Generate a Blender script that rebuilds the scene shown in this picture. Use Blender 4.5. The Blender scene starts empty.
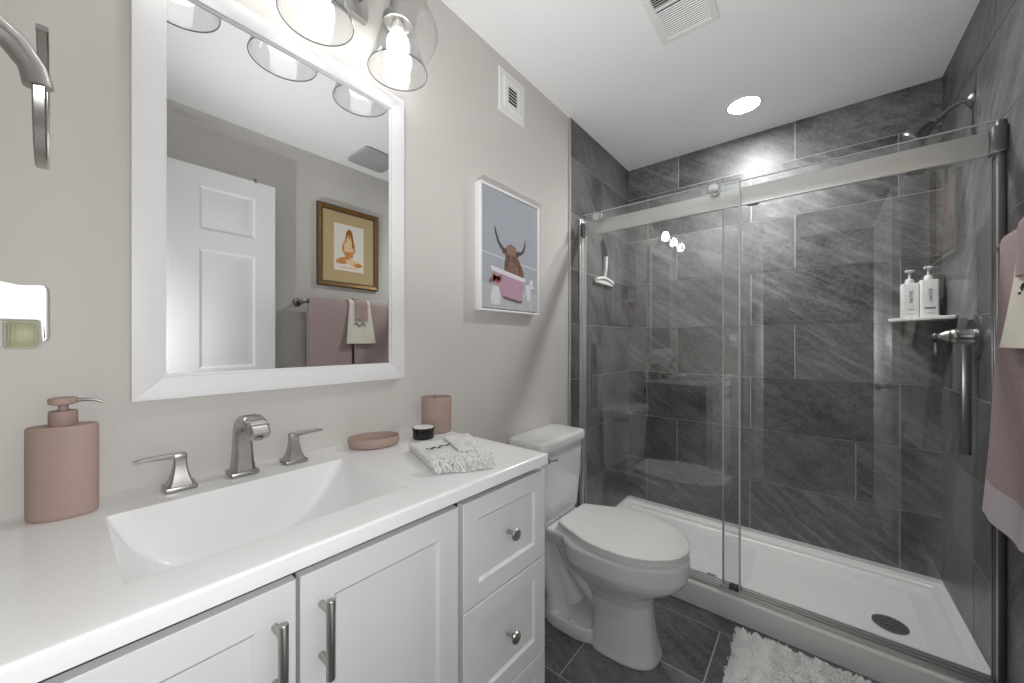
import bpy, bmesh, math, random
from mathutils import Vector, Matrix, noise
random.seed(7)
sc = bpy.context.scene
COL = sc.collection
PI = math.pi

# ------------------------------------------------------------------ camera
cam_d = bpy.data.cameras.new('camera'); cam = bpy.data.objects.new('camera', cam_d); COL.objects.link(cam)
cam_d.sensor_width = 36.0; cam_d.lens = 367.81 / 1024 * 36.0; cam_d.clip_start = 0.02
cam.location = (1.0427, 0.0, 1.2197); cam.rotation_euler = (PI / 2, 0, 0.6845)
sc.camera = cam
# ------------------------------------------------------------------ world (light of the hallway beyond the open doorway), exposure
wd = bpy.data.worlds.new('world'); sc.world = wd; wd.use_nodes = True
wd.node_tree.nodes['Background'].inputs[0].default_value = (0.97, 0.985, 1.0, 1)
wd.node_tree.nodes['Background'].inputs[1].default_value = 0.06
sc.view_settings.view_transform = 'Standard'; sc.view_settings.look = 'None'
sc.view_settings.gamma = 1.0; sc.view_settings.use_curve_mapping = False
sc.view_settings.exposure = 0.07
BULB = 18.0        # emission of the three vanity bulbs
BOUNCE = 74.0      # added fill spot bounced off the ceiling, watts
LENS_FILL = 13.2       # added fill point at the lens, watts
CANLIGHT = 150.0    # emission of the ceiling downlight lens
# added fill spot, not a room lamp, aimed up at the white ceiling
fl_d = bpy.data.lights.new('bounce_fill', 'SPOT'); fl = bpy.data.objects.new('bounce_fill', fl_d); COL.objects.link(fl)
fl_d.energy = BOUNCE; fl_d.spot_size = math.radians(86); fl_d.spot_blend = 1.0; fl_d.shadow_soft_size = 0.0; fl_d.color = (1, 1, 1)
fl.location = (.80, .02, .85); fl.rotation_euler = (Vector((.62, 1.35, 2.456)) - fl.location).to_track_quat('-Z', 'Y').to_euler()
# second added fill, a bare point at the lens lifting the dark fronts
fd_d = bpy.data.lights.new('camera_fill', 'POINT'); fd = bpy.data.objects.new('camera_fill', fd_d); COL.objects.link(fd)
fd_d.energy = LENS_FILL; fd_d.shadow_soft_size = 0.0; fd.location = (1.0427, -.003, 1.2197)
sc.cycles.use_denoising = True
sc.cycles.max_bounces = 14; sc.cycles.diffuse_bounces = 6; sc.cycles.glossy_bounces = 6
sc.cycles.transparent_max_bounces = 24; sc.cycles.transmission_bounces = 8
sc.cycles.caustics_reflective = False; sc.cycles.caustics_refractive = False
sc.cycles.sample_clamp_indirect = 6.0

# ------------------------------------------------------------------ materials
def mat(name, col, rough=0.5, metal=0.0, spec=0.5, bump=None, coat=0.0, var=None, aniso=None):
    m = bpy.data.materials.new(name); m.use_nodes = True
    nt = m.node_tree; b = nt.nodes['Principled BSDF']
    b.inputs['Base Color'].default_value = (*col, 1); b.inputs['Roughness'].default_value = rough
    b.inputs['Metallic'].default_value = metal; b.inputs['Specular IOR Level'].default_value = spec
    b.inputs['Coat Weight'].default_value = coat; b.inputs['Coat Roughness'].default_value = 0.06
    tc = nt.nodes.new('ShaderNodeTexCoord')
    if var:
        amt, sca = var
        n = nt.nodes.new('ShaderNodeTexNoise'); n.inputs['Scale'].default_value = sca; n.inputs['Detail'].default_value = 5
        nt.links.new(tc.outputs['Object'], n.inputs['Vector'])
        mx = nt.nodes.new('ShaderNodeMix'); mx.data_type = 'RGBA'
        mx.inputs[6].default_value = (*[c * (1 - amt) for c in col], 1); mx.inputs[7].default_value = (*[min(1, c * (1 + amt)) for c in col], 1)
        nt.links.new(n.outputs['Fac'], mx.inputs[0]); nt.links.new(mx.outputs[2], b.inputs['Base Color'])
    if bump:
        st, sca, det = bump
        n = nt.nodes.new('ShaderNodeTexNoise'); n.inputs['Scale'].default_value = sca; n.inputs['Detail'].default_value = det
        nt.links.new(tc.outputs['Object'], n.inputs['Vector'])
        bp = nt.nodes.new('ShaderNodeBump'); bp.inputs['Strength'].default_value = st; bp.inputs['Distance'].default_value = 0.004
        nt.links.new(n.outputs['Fac'], bp.inputs['Height']); nt.links.new(bp.outputs[0], b.inputs['Normal'])
    return m

def emit(name, col, s):
    m = bpy.data.materials.new(name); m.use_nodes = True; nt = m.node_tree
    b = nt.nodes['Principled BSDF']; b.inputs['Base Color'].default_value = (.9, .9, .9, 1)
    b.inputs['Emission Color'].default_value = (*col, 1); b.inputs['Emission Strength'].default_value = s
    return m

def thin_glass(name, tint=(.965, .975, .972), ior=1.52, boost=1.0):
    m = bpy.data.materials.new(name); m.use_nodes = True; nt = m.node_tree; nt.nodes.clear()
    out = nt.nodes.new('ShaderNodeOutputMaterial'); mx = nt.nodes.new('ShaderNodeMixShader')
    tr = nt.nodes.new('ShaderNodeBsdfTransparent'); tr.inputs[0].default_value = (*tint, 1)
    gl = nt.nodes.new('ShaderNodeBsdfGlossy'); gl.inputs['Roughness'].default_value = 0.0
    gl.inputs[0].default_value = (.95, .96, .96, 1)
    # Schlick reflectance from the angle of incidence, the same on both faces of the sheet
    f0 = ((ior - 1) / (ior + 1)) ** 2 * boost
    ge = nt.nodes.new('ShaderNodeNewGeometry'); dt = nt.nodes.new('ShaderNodeVectorMath'); dt.operation = 'DOT_PRODUCT'
    nt.links.new(ge.outputs['Normal'], dt.inputs[0]); nt.links.new(ge.outputs['Incoming'], dt.inputs[1])
    def mth(op, a, b=None):
        n = nt.nodes.new('ShaderNodeMath'); n.operation = op
        for i, q in enumerate((a, b)):
            if q is None: continue
            if isinstance(q, (int, float)): n.inputs[i].default_value = q
            else: nt.links.new(q, n.inputs[i])
        return n.outputs[0]
    c = mth('ABSOLUTE', dt.outputs['Value']); p = mth('POWER', mth('SUBTRACT', 1.0, c), 5.0)
    fac = mth('ADD', mth('MULTIPLY', p, 1 - f0), f0)
    nt.links.new(fac, mx.inputs[0])
    nt.links.new(tr.outputs[0], mx.inputs[1]); nt.links.new(gl.outputs[0], mx.inputs[2]); nt.links.new(mx.outputs[0], out.inputs[0])
    return m

def slate(name, dark, light, rough, rot, vein=0.4):
    """slate-look porcelain: mottled grey with diagonal brushed streaks, each tile its own shade"""
    m = bpy.data.materials.new(name); m.use_nodes = True; nt = m.node_tree; N = nt.nodes.new; L = nt.links.new
    b = nt.nodes['Principled BSDF']; b.inputs['Roughness'].default_value = rough
    tc = N('ShaderNodeTexCoord'); geo = N('ShaderNodeNewGeometry')
    off = N('ShaderNodeVectorMath'); off.operation = 'MULTIPLY_ADD'
    off.inputs[1].default_value = (7, 11, 5)
    L(geo.outputs['Random Per Island'], off.inputs[0]); L(tc.outputs['Object'], off.inputs[2])
    mr = N('ShaderNodeMapping'); mr.inputs['Rotation'].default_value = rot; L(off.outputs[0], mr.inputs[0])
    mp = N('ShaderNodeMapping'); mp.inputs['Scale'].default_value = (3, 3, 26) if rot[1] else ((3, 3, 26) if rot[0] else (3, 22, 3))
    L(mr.outputs[0], mp.inputs[0])
    n1 = N('ShaderNodeTexNoise'); n1.inputs['Scale'].default_value = 1.0; n1.inputs['Detail'].default_value = 7; n1.inputs['Roughness'].default_value = .62
    n1.inputs['Distortion'].default_value = .35
    L(mp.outputs[0], n1.inputs['Vector'])
    n2 = N('ShaderNodeTexNoise'); n2.inputs['Scale'].default_value = 3.1; n2.inputs['Detail'].default_value = 8; n2.inputs['Roughness'].default_value = .6
    L(off.outputs[0], n2.inputs['Vector'])
    n3 = N('ShaderNodeTexNoise'); n3.inputs['Scale'].default_value = 60; n3.inputs['Detail'].default_value = 6; n3.inputs['Roughness'].default_value = .75
    L(off.outputs[0], n3.inputs['Vector'])
    r1 = N('ShaderNodeValToRGB'); e = r1.color_ramp.elements
    e[0].position = .46; e[0].color = (0, 0, 0, 1); e[1].position = .74; e[1].color = (1, 1, 1, 1)
    L(n1.outputs['Fac'], r1.inputs[0])
    r2 = N('ShaderNodeValToRGB'); e = r2.color_ramp.elements
    e[0].position = .33; e[0].color = (0, 0, 0, 1); e[1].position = .7; e[1].color = (1, 1, 1, 1)
    L(n2.outputs['Fac'], r2.inputs[0])
    wn = N('ShaderNodeTexWhiteNoise'); wn.noise_dimensions = '1D'; L(geo.outputs['Random Per Island'], wn.inputs['W'])
    vs = N('ShaderNodeMath'); vs.operation = 'MULTIPLY_ADD'; vs.inputs[1].default_value = vein * 1.3; vs.inputs[2].default_value = vein * .35; L(wn.outputs['Value'], vs.inputs[0])
    a = N('ShaderNodeMath'); a.operation = 'MULTIPLY'; L(vs.outputs[0], a.inputs[1]); L(r1.outputs[0], a.inputs[0])
    a2 = N('ShaderNodeMath'); a2.operation = 'MULTIPLY_ADD'; a2.inputs[1].default_value = .45; L(r2.outputs[0], a2.inputs[0]); L(a.outputs[0], a2.inputs[2])
    a3 = N('ShaderNodeMath'); a3.operation = 'MULTIPLY_ADD'; a3.inputs[1].default_value = 1.15; a3.inputs[2].default_value = -.54; L(n3.outputs['Fac'], a3.inputs[0])
    a4 = N('ShaderNodeMath'); a4.operation = 'ADD'; L(a2.outputs[0], a4.inputs[0]); L(a3.outputs[0], a4.inputs[1])
    a5 = N('ShaderNodeMath'); a5.operation = 'MULTIPLY_ADD'; a5.inputs[1].default_value = .22; L(geo.outputs['Random Per Island'], a5.inputs[0]); L(a4.outputs[0], a5.inputs[2]); a5.use_clamp = True
    mx = N('ShaderNodeMix'); mx.data_type = 'RGBA'; mx.inputs[6].default_value = (*dark, 1); mx.inputs[7].default_value = (*light, 1)
    L(a5.outputs[0], mx.inputs[0]); L(mx.outputs[2], b.inputs['Base Color'])
    bp = N('ShaderNodeBump'); bp.inputs['Strength'].default_value = .18; bp.inputs['Distance'].default_value = .003
    L(a4.outputs[0], bp.inputs['Height']); L(bp.outputs[0], b.inputs['Normal'])
    return m

M = {}
M['paint'] = mat('greige wall paint', (.62, .60, .57), .75, spec=.25, bump=(.05, 400, 2))
M['ceiling'] = mat('white ceiling paint', (.88, .88, .88), .9, spec=.15)
M['cab'] = mat('white cabinet lacquer', (.69, .69, .695), .42, spec=.35)
M['top'] = mat('white moulded basin resin', (.80, .80, .80), .14, spec=.5)
M['china'] = mat('white vitreous china', (.79, .79, .79), .08, spec=.55, coat=.3)
M['acryl'] = mat('white shower pan acrylic', (.74, .74, .73), .3)
M['frame'] = mat('white mirror frame paint', (.80, .80, .81), .45)
M['doorpaint'] = mat('white door paint', (.76, .76, .765), .45)
M['plastic'] = mat('white plastic', (.8, .8, .79), .4)
M['gap_shade'] = mat('carcass board darkened as gap shade', (.07, .065, .06), .8)  # shade inside the cabinet gaps, put into the board colour
M['satin'] = mat('satin dark steel', (.33, .33, .325), .3, 1.0)
M['greyplastic'] = mat('grey plastic', (.40, .40, .40), .5)
M['nickel'] = mat('brushed nickel', (.46, .45, .43), .3, 1.0)
M['dnickel'] = mat('dark brushed nickel', (.25, .245, .24), .33, 1.0)
M['pewter'] = mat('aged pewter tap metal', (.44, .43, .42), .34, 1.0, var=(.22, 90))
M['chrome'] = mat('chrome', (.72, .72, .72), .12, 1.0)
M['alu'] = mat('brushed aluminium', (.70, .70, .69), .42, .85)
M['mirror'] = mat('mirror silvering', (.86, .87, .87), .0, 1.0)
M['glass'] = thin_glass('clear shower glass', boost=1.8)
M['shade'] = thin_glass('clear lamp glass', tint=(.93, .935, .935), ior=1.5, boost=1.25)
M['vial'] = thin_glass('clear vial glass', tint=(.93, .95, .90))
M['oil'] = thin_glass('pale yellow oil', tint=(.93, .93, .82), ior=1.3)
M['rim'] = mat('dark glass rim', (.16, .16, .16), .15)
M['gedge'] = mat('polished glass edge', (.55, .58, .57), .25)
M['bulb'] = emit('lit frosted bulb', (1.0, .985, .965), BULB)
M['lens'] = emit('lit downlight lens', (1.0, .99, .975), CANLIGHT)
M['grout'] = mat('pale grey grout', (.52, .52, .51), .85)
M['tile_back'] = slate('slate wall tile', (.034, .034, .0345), (.29, .29, .291), .44, (0, -.62, 0), vein=.40)
M['tile_side'] = slate('slate side wall tile', (.036, .036, .0365), (.25, .25, .251), .38, (.9, 0, 0), vein=.34)
M['tile_floor'] = slate('slate floor tile', (.05, .05, .05), (.30, .298, .295), .38, (0, 0, .5), vein=.35)
M['pink'] = mat('matte blush resin', (.385, .285, .245), .55, spec=.3)
M['pinkd'] = mat('blush collar', (.34, .24, .215), .5, spec=.3)
M['black'] = mat('black glass', (.015, .015, .015), .2)
M['seat'] = mat('glossy white seat plastic', (.79, .79, .785), .10, coat=.3)
M['dark'] = mat('dark slot', (.02, .02, .02), .7)
M['terry_pink'] = mat('blush terry cloth', (.43, .335, .335), .95, spec=.1, bump=(.9, 420, 3), var=(.14, 60))
M['terry_lilac'] = mat('blush terry hem band', (.50, .445, .475), .9, spec=.1, bump=(.4, 300, 3))
M['cream'] = mat('cream terry cloth', (.74, .70, .61), .95, spec=.1, bump=(.6, 420, 3), var=(.05, 40))
M['white_cloth'] = mat('white cotton cloth', (.76, .76, .75), .95, spec=.1, bump=(.6, 380, 3), var=(.06, 50))
M['thread'] = mat('dark embroidery thread', (.05, .045, .05), .8)
M['rug'] = mat('white shag pile', (.97, .965, .95), .95, spec=.1, var=(.08, 120))
M['gold'] = mat('gilded wood', (.20, .105, .028), .42, .35, var=(.5, 40))
M['goldd'] = mat('dark bronze wood', (.065, .04, .02), .45)
M['matboard'] = mat('tan mat board', (.50, .38, .20), .8)
M['paper'] = mat('cream drawing paper', (.76, .73, .66), .8)
M['wash1'] = mat('orange wash', (.62, .26, .07), .8, var=(.3, 60))
M['wash2'] = mat('auburn wash', (.32, .10, .03), .8, var=(.3, 60))
M['wash3'] = mat('pale peach wash', (.80, .55, .33), .8, var=(.2, 60))
M['sky'] = mat('printed blue grey wall', (.36, .385, .43), .7, var=(.06, 9))
M['pfloor'] = mat('printed pale floor', (.47, .46, .48), .7, var=(.12, 25))
M['cow'] = mat('printed auburn hair', (.15, .078, .058), .8, var=(.5, 110))
M['cowl'] = mat('printed tan hair', (.26, .155, .115), .8, var=(.35, 120))
M['muzzle'] = mat('printed muzzle', (.25, .13, .12), .8)
M['horn'] = mat('printed dark horn', (.07, .05, .05), .7)
M['tub'] = mat('printed pink tub', (.47, .285, .38), .7, var=(.15, 12))
M['tubl'] = mat('printed tub rim', (.70, .66, .70), .7)
M['pshade'] = mat('printed dark ink', (.12, .11, .12), .8)
M['rose'] = mat('printed rose', (.38, .08, .09), .8)
M['prwhite'] = mat('printed white', (.68, .68, .70), .8)
M['print_grey'] = mat('grey lettering', (.16, .16, .16), .7)
M['rubber'] = mat('black rubber', (.03, .03, .03), .6)

# ------------------------------------------------------------------ mesh helpers (world coordinates; obj() makes them local)
class MB:
    def __init__(self): self.bm = bmesh.new()
    def merge(self, b, mi=0, fn=None):
        if fn:
            for v in b.verts: v.co = fn(v.co)
        mp = {v: self.bm.verts.new(v.co) for v in b.verts}
        for f in b.faces:
            try:
                nf = self.bm.faces.new([mp[v] for v in f.verts]); nf.material_index = mi
            except ValueError: pass
        b.free(); return self
    def box(self, x0, x1, y0, y1, z0, z1, bev=0, seg=2, mi=0, fn=None):
        b = bmesh.new(); bmesh.ops.create_cube(b, size=1)
        for v in b.verts: v.co = Vector(((x0 + x1) / 2 + v.co.x * (x1 - x0), (y0 + y1) / 2 + v.co.y * (y1 - y0), (z0 + z1) / 2 + v.co.z * (z1 - z0)))
        if bev: bmesh.ops.bevel(b, geom=b.edges[:], offset=bev, segments=seg, affect='EDGES', profile=.5)
        return self.merge(b, mi, fn)
    def loft(self, rings, cap0=True, cap1=True, mi=0, closed=True, fn=None):
        b = bmesh.new(); R = [[b.verts.new(p) for p in r] for r in rings]
        n = len(R[0])
        for i in range(len(R) - 1):
            for j in range(n if closed else n - 1):
                k = (j + 1) % n
                b.faces.new((R[i][j], R[i][k], R[i + 1][k], R[i + 1][j]))
        if cap0 and closed: b.faces.new(R[0][::-1])
        if cap1 and closed: b.faces.new(R[-1])
        bmesh.ops.recalc_face_normals(b, faces=b.faces[:])
        return self.merge(b, mi, fn)
    def lathe(self, prof, c, axis='z', n=32, mi=0, sx=1, sy=1, rot=0, fn=None, caps=(True, True)):
        """prof: list of (radius, height) along axis from point c"""
        rings = []
        for r, h in prof:
            ring = []
            for k in range(n):
                a = 2 * PI * k / n; u = r * math.cos(a) * sx; v = r * math.sin(a) * sy
                u, v = u * math.cos(rot) - v * math.sin(rot), u * math.sin(rot) + v * math.cos(rot)
                p = {'z': (u, v, h), 'x': (h, u, v), 'y': (u, h, v)}[axis]
                ring.append(Vector(c) + Vector(p))
            rings.append(ring)
        return self.loft(rings, caps[0], caps[1], mi, True, fn)
    def tube(self, pts, r, n=12, mi=0, rect=None, up=(0, 0, 1), caps=True):
        """sweep; r number or list; rect=(w,h) half sizes for a rectangular section (list allowed)"""
        pts = [Vector(p) for p in pts]; rings = []
        u = Vector(up)
        for i, p in enumerate(pts):
            t = (pts[min(i + 1, len(pts) - 1)] - pts[max(i - 1, 0)]).normalized()
            s = t.cross(u)
            if s.length < 1e-4: s = t.cross(Vector((1, 0, 0)))
            s.normalize(); w = s.cross(t).normalized()
            if rect:
                a, c = rect[i] if isinstance(rect, list) else rect
                e = min(a, c) * .35
                sec = [(a, c - e), (a - e, c), (-a + e, c), (-a, c - e), (-a, -c + e), (-a + e, -c), (a - e, -c), (a, -c + e)]
                rings.append([p + s * x + w * y for x, y in sec])
            else:
                rr = r[i] if isinstance(r, (list, tuple)) else r
                rings.append([p + (s * math.cos(2 * PI * k / n) + w * math.sin(2 * PI * k / n)) * rr for k in range(n)])
        return self.loft(rings, caps, caps, mi)
    def prism(self, poly, d0, d1, plane='xy', mi=0, bev=0, fn=None):
        """poly of 2-D points; plane 'xy' extrudes z, 'yz' extrudes x, 'xz' extrudes y"""
        def P(a, c, d): return {'xy': (a, c, d), 'yz': (d, a, c), 'xz': (a, d, c)}[plane]
        b = bmesh.new()
        A = [b.verts.new(P(x, y, d0)) for x, y in poly]; B = [b.verts.new(P(x, y, d1)) for x, y in poly]
        n = len(poly); b.faces.new(A[::-1]); b.faces.new(B)
        for i in range(n): b.faces.new((A[i], A[(i + 1) % n], B[(i + 1) % n], B[i]))
        bmesh.ops.recalc_face_normals(b, faces=b.faces[:])
        if bev: bmesh.ops.bevel(b, geom=b.edges[:], offset=bev, segments=2, affect='EDGES', profile=.5)
        return self.merge(b, mi, fn)
    def sphere(self, c, r, sx=1, sy=1, sz=1, mi=0, n=16):
        b = bmesh.new(); bmesh.ops.create_uvsphere(b, u_segments=n, v_segments=max(8, n // 2), radius=r)
        for v in b.verts: v.co = Vector((v.co.x * sx, v.co.y * sy, v.co.z * sz)) + Vector(c)
        return self.merge(b, mi)

WL = {}
def obj(name, mb, mats, parent=None, sharp=38, smooth=True):
    me = bpy.data.meshes.new(name); mb.bm.to_mesh(me); mb.bm.free()
    o = bpy.data.objects.new(name, me); COL.objects.link(o)
    for m in (mats if isinstance(mats, (list, tuple)) else [mats]): me.materials.append(m)
    if parent is not None:
        w = WL[parent.name]; me.transform(Matrix.Translation(-w)); o.parent = parent; WL[o.name] = w
    else: WL[o.name] = Vector((0, 0, 0))
    if smooth:
        for p in me.polygons: p.use_smooth = True
        me.set_sharp_from_angle(angle=math.radians(sharp))
    return o
def tag(o, label, cat, group=None):
    o['label'] = label; o['category'] = cat
    if group: o['group'] = group
    return o
def thing(name, label, cat, loc, group=None):
    o = bpy.data.objects.new(name, None); COL.objects.link(o); o.location = loc; o.empty_display_size = .05
    WL[o.name] = Vector(loc); return tag(o, label, cat, group)
def solo(name, mb, mats, label, cat, base, group=None, **k):
    """a thing that is one mesh, its origin at its base"""
    o = obj(name, mb, mats, **k); o.data.transform(Matrix.Translation(-Vector(base))); o.location = base; WL[o.name] = Vector(base)
    return tag(o, label, cat, group)
def struct(name, mb, mats, parent=None, **k):
    o = obj(name, mb, mats, parent, **k)
    if parent is None: o['kind'] = 'structure'
    return o
def copy_thing(o, d, label=None):
    r = o.copy(); COL.objects.link(r); r.location = o.location + Vector(d)
    if label: r['label'] = label
    for ch in list(o.children):
        c = ch.copy(); COL.objects.link(c); c.parent = r
        for g in list(ch.children):
            e = g.copy(); COL.objects.link(e); e.parent = c
    return r
def arc(cx, cy, r, a0, a1, n=12, ry=None):
    ry = r if ry is None else ry
    return [(cx + r * math.cos(math.radians(a0 + (a1 - a0) * i / n)), cy + ry * math.sin(math.radians(a0 + (a1 - a0) * i / n))) for i in range(n + 1)]
def rrect(x0, x1, y0, y1, r, n=6):
    return arc(x1 - r, y1 - r, r, 0, 90, n) + arc(x0 + r, y1 - r, r, 90, 180, n) + arc(x0 + r, y0 + r, r, 180, 270, n) + arc(x1 - r, y0 + r, r, 270, 360, n)
def sup(cx, cy, xb, xf, b, e=2.0, n=40, sq=3.2):
    """plan outline: half-length xb backwards (squarer), xf forwards, half-width b"""
    out = []
    for k in range(n):
        a = 2 * PI * k / n; c, s = math.cos(a), math.sin(a); p = e if c >= 0 else sq
        ax = xf if c >= 0 else xb
        out.append((cx + ax * math.copysign(abs(c) ** (2 / p), c), cy + b * math.copysign(abs(s) ** (2 / (p if c < 0 else e)), s)))
    return out
def text_mb(body, size, depth=.0004):
    cu = bpy.data.curves.new('t', 'FONT'); cu.body = body; cu.size = size; cu.extrude = depth; cu.align_x = 'CENTER'; cu.align_y = 'CENTER'
    o = bpy.data.objects.new('t', cu); COL.objects.link(o)
    me = bpy.data.meshes.new_from_object(o.evaluated_get(bpy.context.evaluated_depsgraph_get()))
    b = bmesh.new(); b.from_mesh(me); bpy.data.objects.remove(o); bpy.data.curves.remove(cu); bpy.data.meshes.remove(me)
    return b

# ================================================================== ROOM SHELL
W, D, H = 1.524, 2.615, 2.456
YR = -0.105            # rear wall (with the doorway the picture is taken from)
TYR = 1.640; TY = 1.776             # where the shower tiling begins
G = .308; Z0 = .085
rows = [(0.0, Z0)] + [(Z0 + G * i, min(Z0 + G * (i + 1), H)) for i in range(8)]
def tile_wall(mb, plane, face, sgn, a0, a1, joints, z_rows, t=.010, g=.0019):
    """thin-set bed + tiles; joints[row] = vertical joint positions"""
    bed = face + sgn * (t - .0016); fc = face + sgn * t
    for r, (z0, z1) in enumerate(z_rows):
        js = sorted(j for j in joints[r] if a0 < j < a1); ed = [a0] + js + [a1]
        for i in range(len(ed) - 1):
            lo = ed[i] + (g if i else 0); hi = ed[i + 1] - (g if i < len(ed) - 2 else 0)
            zz0, zz1 = z0 + g, z1 - (g if z1 < H else 0)
            d0, d1 = sorted((face, fc))
            if plane == 'y': mb.box(lo, hi, d0, d1, zz0, zz1, mi=1)
            else: mb.box(d0, d1, lo, hi, zz0, zz1, mi=1)
    d0, d1 = sorted((face, bed))
    if plane == 'y': mb.box(a0, a1, d0, d1, z_rows[0][0], H, mi=2)
    else: mb.box(d0, d1, a0, a1, z_rows[0][0], H, mi=2)
# floor with its own joints
mb = MB(); mb.box(-.02, W + .02, YR - .1, D + .05, -.08, -.0016)
fr = [(-.21, .245), (.245, .548), (.548, .850), (.850, 1.150), (1.150, 1.450), (1.450, 1.7515), (1.7515, 2.05)]
for r, (y0, y1) in enumerate(fr):
    j = [.327, .937] if r % 2 == 0 else [.132, .742, 1.352]
    ed = [-.02] + j + [W + .02]
    for i in range(len(ed) - 1): mb.box(ed[i] + .0025, ed[i + 1] - .0025, max(y0, YR - .1) + .0025, y1 - .0025, -.01, 0, mi=1)
struct('floor', mb, [M['grout'], M['tile_floor']], smooth=False)
mb = MB(); mb.box(-.1, W + .1, YR - .1, D + .1, H, H + .1); struct('ceiling', mb, M['ceiling'])
# left wall: painted, tiled inside the shower
mb = MB(); mb.box(-.1, 0, YR - .1, D + .1, -.08, H)
jl = [[2.18]] * 7 + [[2.18], [2.005]]
tile_wall(mb, 'x', 0, 1, TY, D, jl, rows)
struct('wall_left', mb, [M['paint'], M['tile_side'], M['grout']], smooth=False)
mb = MB(); mb.box(W, W + .1, YR - .1, D + .1, -.08, H)
jr = [[2.17], [2.169], [1.95, 2.45], [2.14], [2.45], [2.135], [2.45], [2.145], [1.958]]
tile_wall(mb, 'x', W, -1, TYR, D, jr, rows)
struct('wall_right', mb, [M['paint'], M['tile_side'], M['grout']], smooth=False)
mb = MB(); mb.box(-.1, W + .1, D, D + .1, -.08, H)
jb = [[.14], [.141, .754, 1.376], [.341, 1.218], [.141, .758, 1.376], [.341, .967], [.141, .76, 1.379], [.341, .968], [.149, .76, 1.372], [.352, .968]]
tile_wall(mb, 'y', D, -1, .010, W - .010, jb, rows)
struct('wall_back', mb, [M['paint'], M['tile_back'], M['grout']], smooth=False)
# rear wall with the open doorway
DX0, DX1, DH = .70, 1.445, 2.12
mb = MB(); mb.box(-.1, DX0, YR - .1, YR, -.08, H); mb.box(DX0, DX1, YR - .1, YR, DH, H); mb.box(DX1, W + .1, YR - .1, YR, -.08, H)
struct('wall_rear', mb, M['paint'])
mb = MB()
mb.box(DX0 - .055, DX0 + .004, YR, YR + .014, 0, DH + .055, .003); mb.box(DX0 - .055, DX1 + .03, YR, YR + .014, DH - .004, DH + .055, .003); mb.box(DX1 - .004, DX1 + .03, YR, YR + .014, 0, DH + .055, .003)
struct('trim_1', mb, M['doorpaint'])
# metal edge strips of the tiling
for n, x0, x1 in (('trim_2', 0, .0125), ('trim_3', W - .0125, W)):
    ty = TY if x0 == 0 else TYR; mb = MB(); mb.box(x0, x1, ty - .004, ty + .0005, 0, H, .0008, 1); struct(n, mb, M['alu'])
mb = MB(); mb.box(0, .013, .83, TY - .004, 0, .09, .003); struct('baseboard_left', mb, M['doorpaint'])
mb = MB(); mb.box(W - .013, W, YR, TYR - .004, 0, .09, .003); struct('baseboard_right', mb, M['doorpaint'])

# six-panel door standing open along the right wall
def door_leaf():
    x0, x1, y0, y1, zt = 1.400, 1.436, -.028, .786, 2.114
    mb = MB(); mb.box(x0 + .007, x1, y0, y1, .012, zt)
    cols = [(y0 + .105, y0 + .352), (y1 - .342, y1 - .098)]; rws = [(.17, .83), (1.08, 1.695), (1.795, 2.018)]
    ys = [y0] + [v for c in cols for v in c] + [y1]; zs = [.012] + [v for c in rws for v in c] + [zt]
    for i in range(len(ys) - 1):
        for j in range(len(zs) - 1):
            if i % 2 == 1 and j % 2 == 1:
                a, b2, c, d = ys[i], ys[i + 1], zs[j], zs[j + 1]
                def R(k, x): return [(x, a + k, c + k), (x, b2 - k, c + k), (x, b2 - k, d - k), (x, a + k, d - k)]
                mb.loft([R(0, x0), R(.012, x0 + .0065), R(.022, x0 + .0065), R(.040, x0 + .001)], False, True)
            else: mb.box(x0, x0 + .008, ys[i], ys[i + 1], zs[j], zs[j + 1])
    d = struct('door_1', mb, M['doorpaint'], sharp=20)
    k = MB(); k.lathe([(.03, 0), (.03, -.006), (.012, -.012), (.011, -.035), (.024, -.043), (.027, -.055), (.02, -.066), (.001, -.068)], (x0, y1 - .065, .95), 'x', 24)
    obj('door_knob', k, M['nickel'], d)
    h = MB(); h.box(x0 - .001, x0 + .012, y1 - .102, y1 - .092, zt - .006, zt + .02, .001); obj('over_door_hook', h, M['dnickel'], d)
door_leaf()

# ================================================================== VANITY
def tap(v): return Vector((v.x * (1 + .0643 * (v.y - .25)), v.y, v.z))   # the unit stands a little proud at its right end
VY0, VY1 = YR + .004, .813
van = thing('vanity_cabinet', 'white shaker vanity cabinet with two doors and three drawers under the basin top', 'cabinet', (.24, .355, 0))
mb = MB(); F0 = .460; FX = .478     # carcass face, door face (nominal)
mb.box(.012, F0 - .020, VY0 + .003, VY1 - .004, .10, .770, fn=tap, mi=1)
mb.box(F0 - .021, F0, VY0 + .003, VY0 + .021, .10, .8975, fn=tap); mb.box(F0 - .021, F0, VY1 - .022, VY1 - .004, .10, .8975, fn=tap)   # side panels reach the front
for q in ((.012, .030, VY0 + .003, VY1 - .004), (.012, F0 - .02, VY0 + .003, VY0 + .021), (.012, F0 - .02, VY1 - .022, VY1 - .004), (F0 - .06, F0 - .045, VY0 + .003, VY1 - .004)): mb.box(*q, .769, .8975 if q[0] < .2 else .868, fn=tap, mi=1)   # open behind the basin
mb.box(.012, F0 - .06, VY0 + .003, VY1 - .004, .0, .10, fn=tap)
obj('carcass', mb, [M['cab'], M['gap_shade']], van)  # second slot: inner boards coloured dark as shade under the counter
def shaker(y0, y1, z0, z1, st=.047):
    mb = MB(); a, b, c, d = y0, y1, z0, z1
    def R(k, x): return [(x, a + k, c + k), (x, b - k, c + k), (x, b - k, d - k), (x, a + k, d - k)]
    mb.loft([R(0, F0 + .0005), R(0, FX - .0015), R(.0015, FX), R(st, FX), R(st + .006, FX - .0055)], True, True, fn=tap)
    return mb
ld = obj('door', shaker(-.093, .2105, .115, .8825), M['cab'], van, sharp=15)
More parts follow.
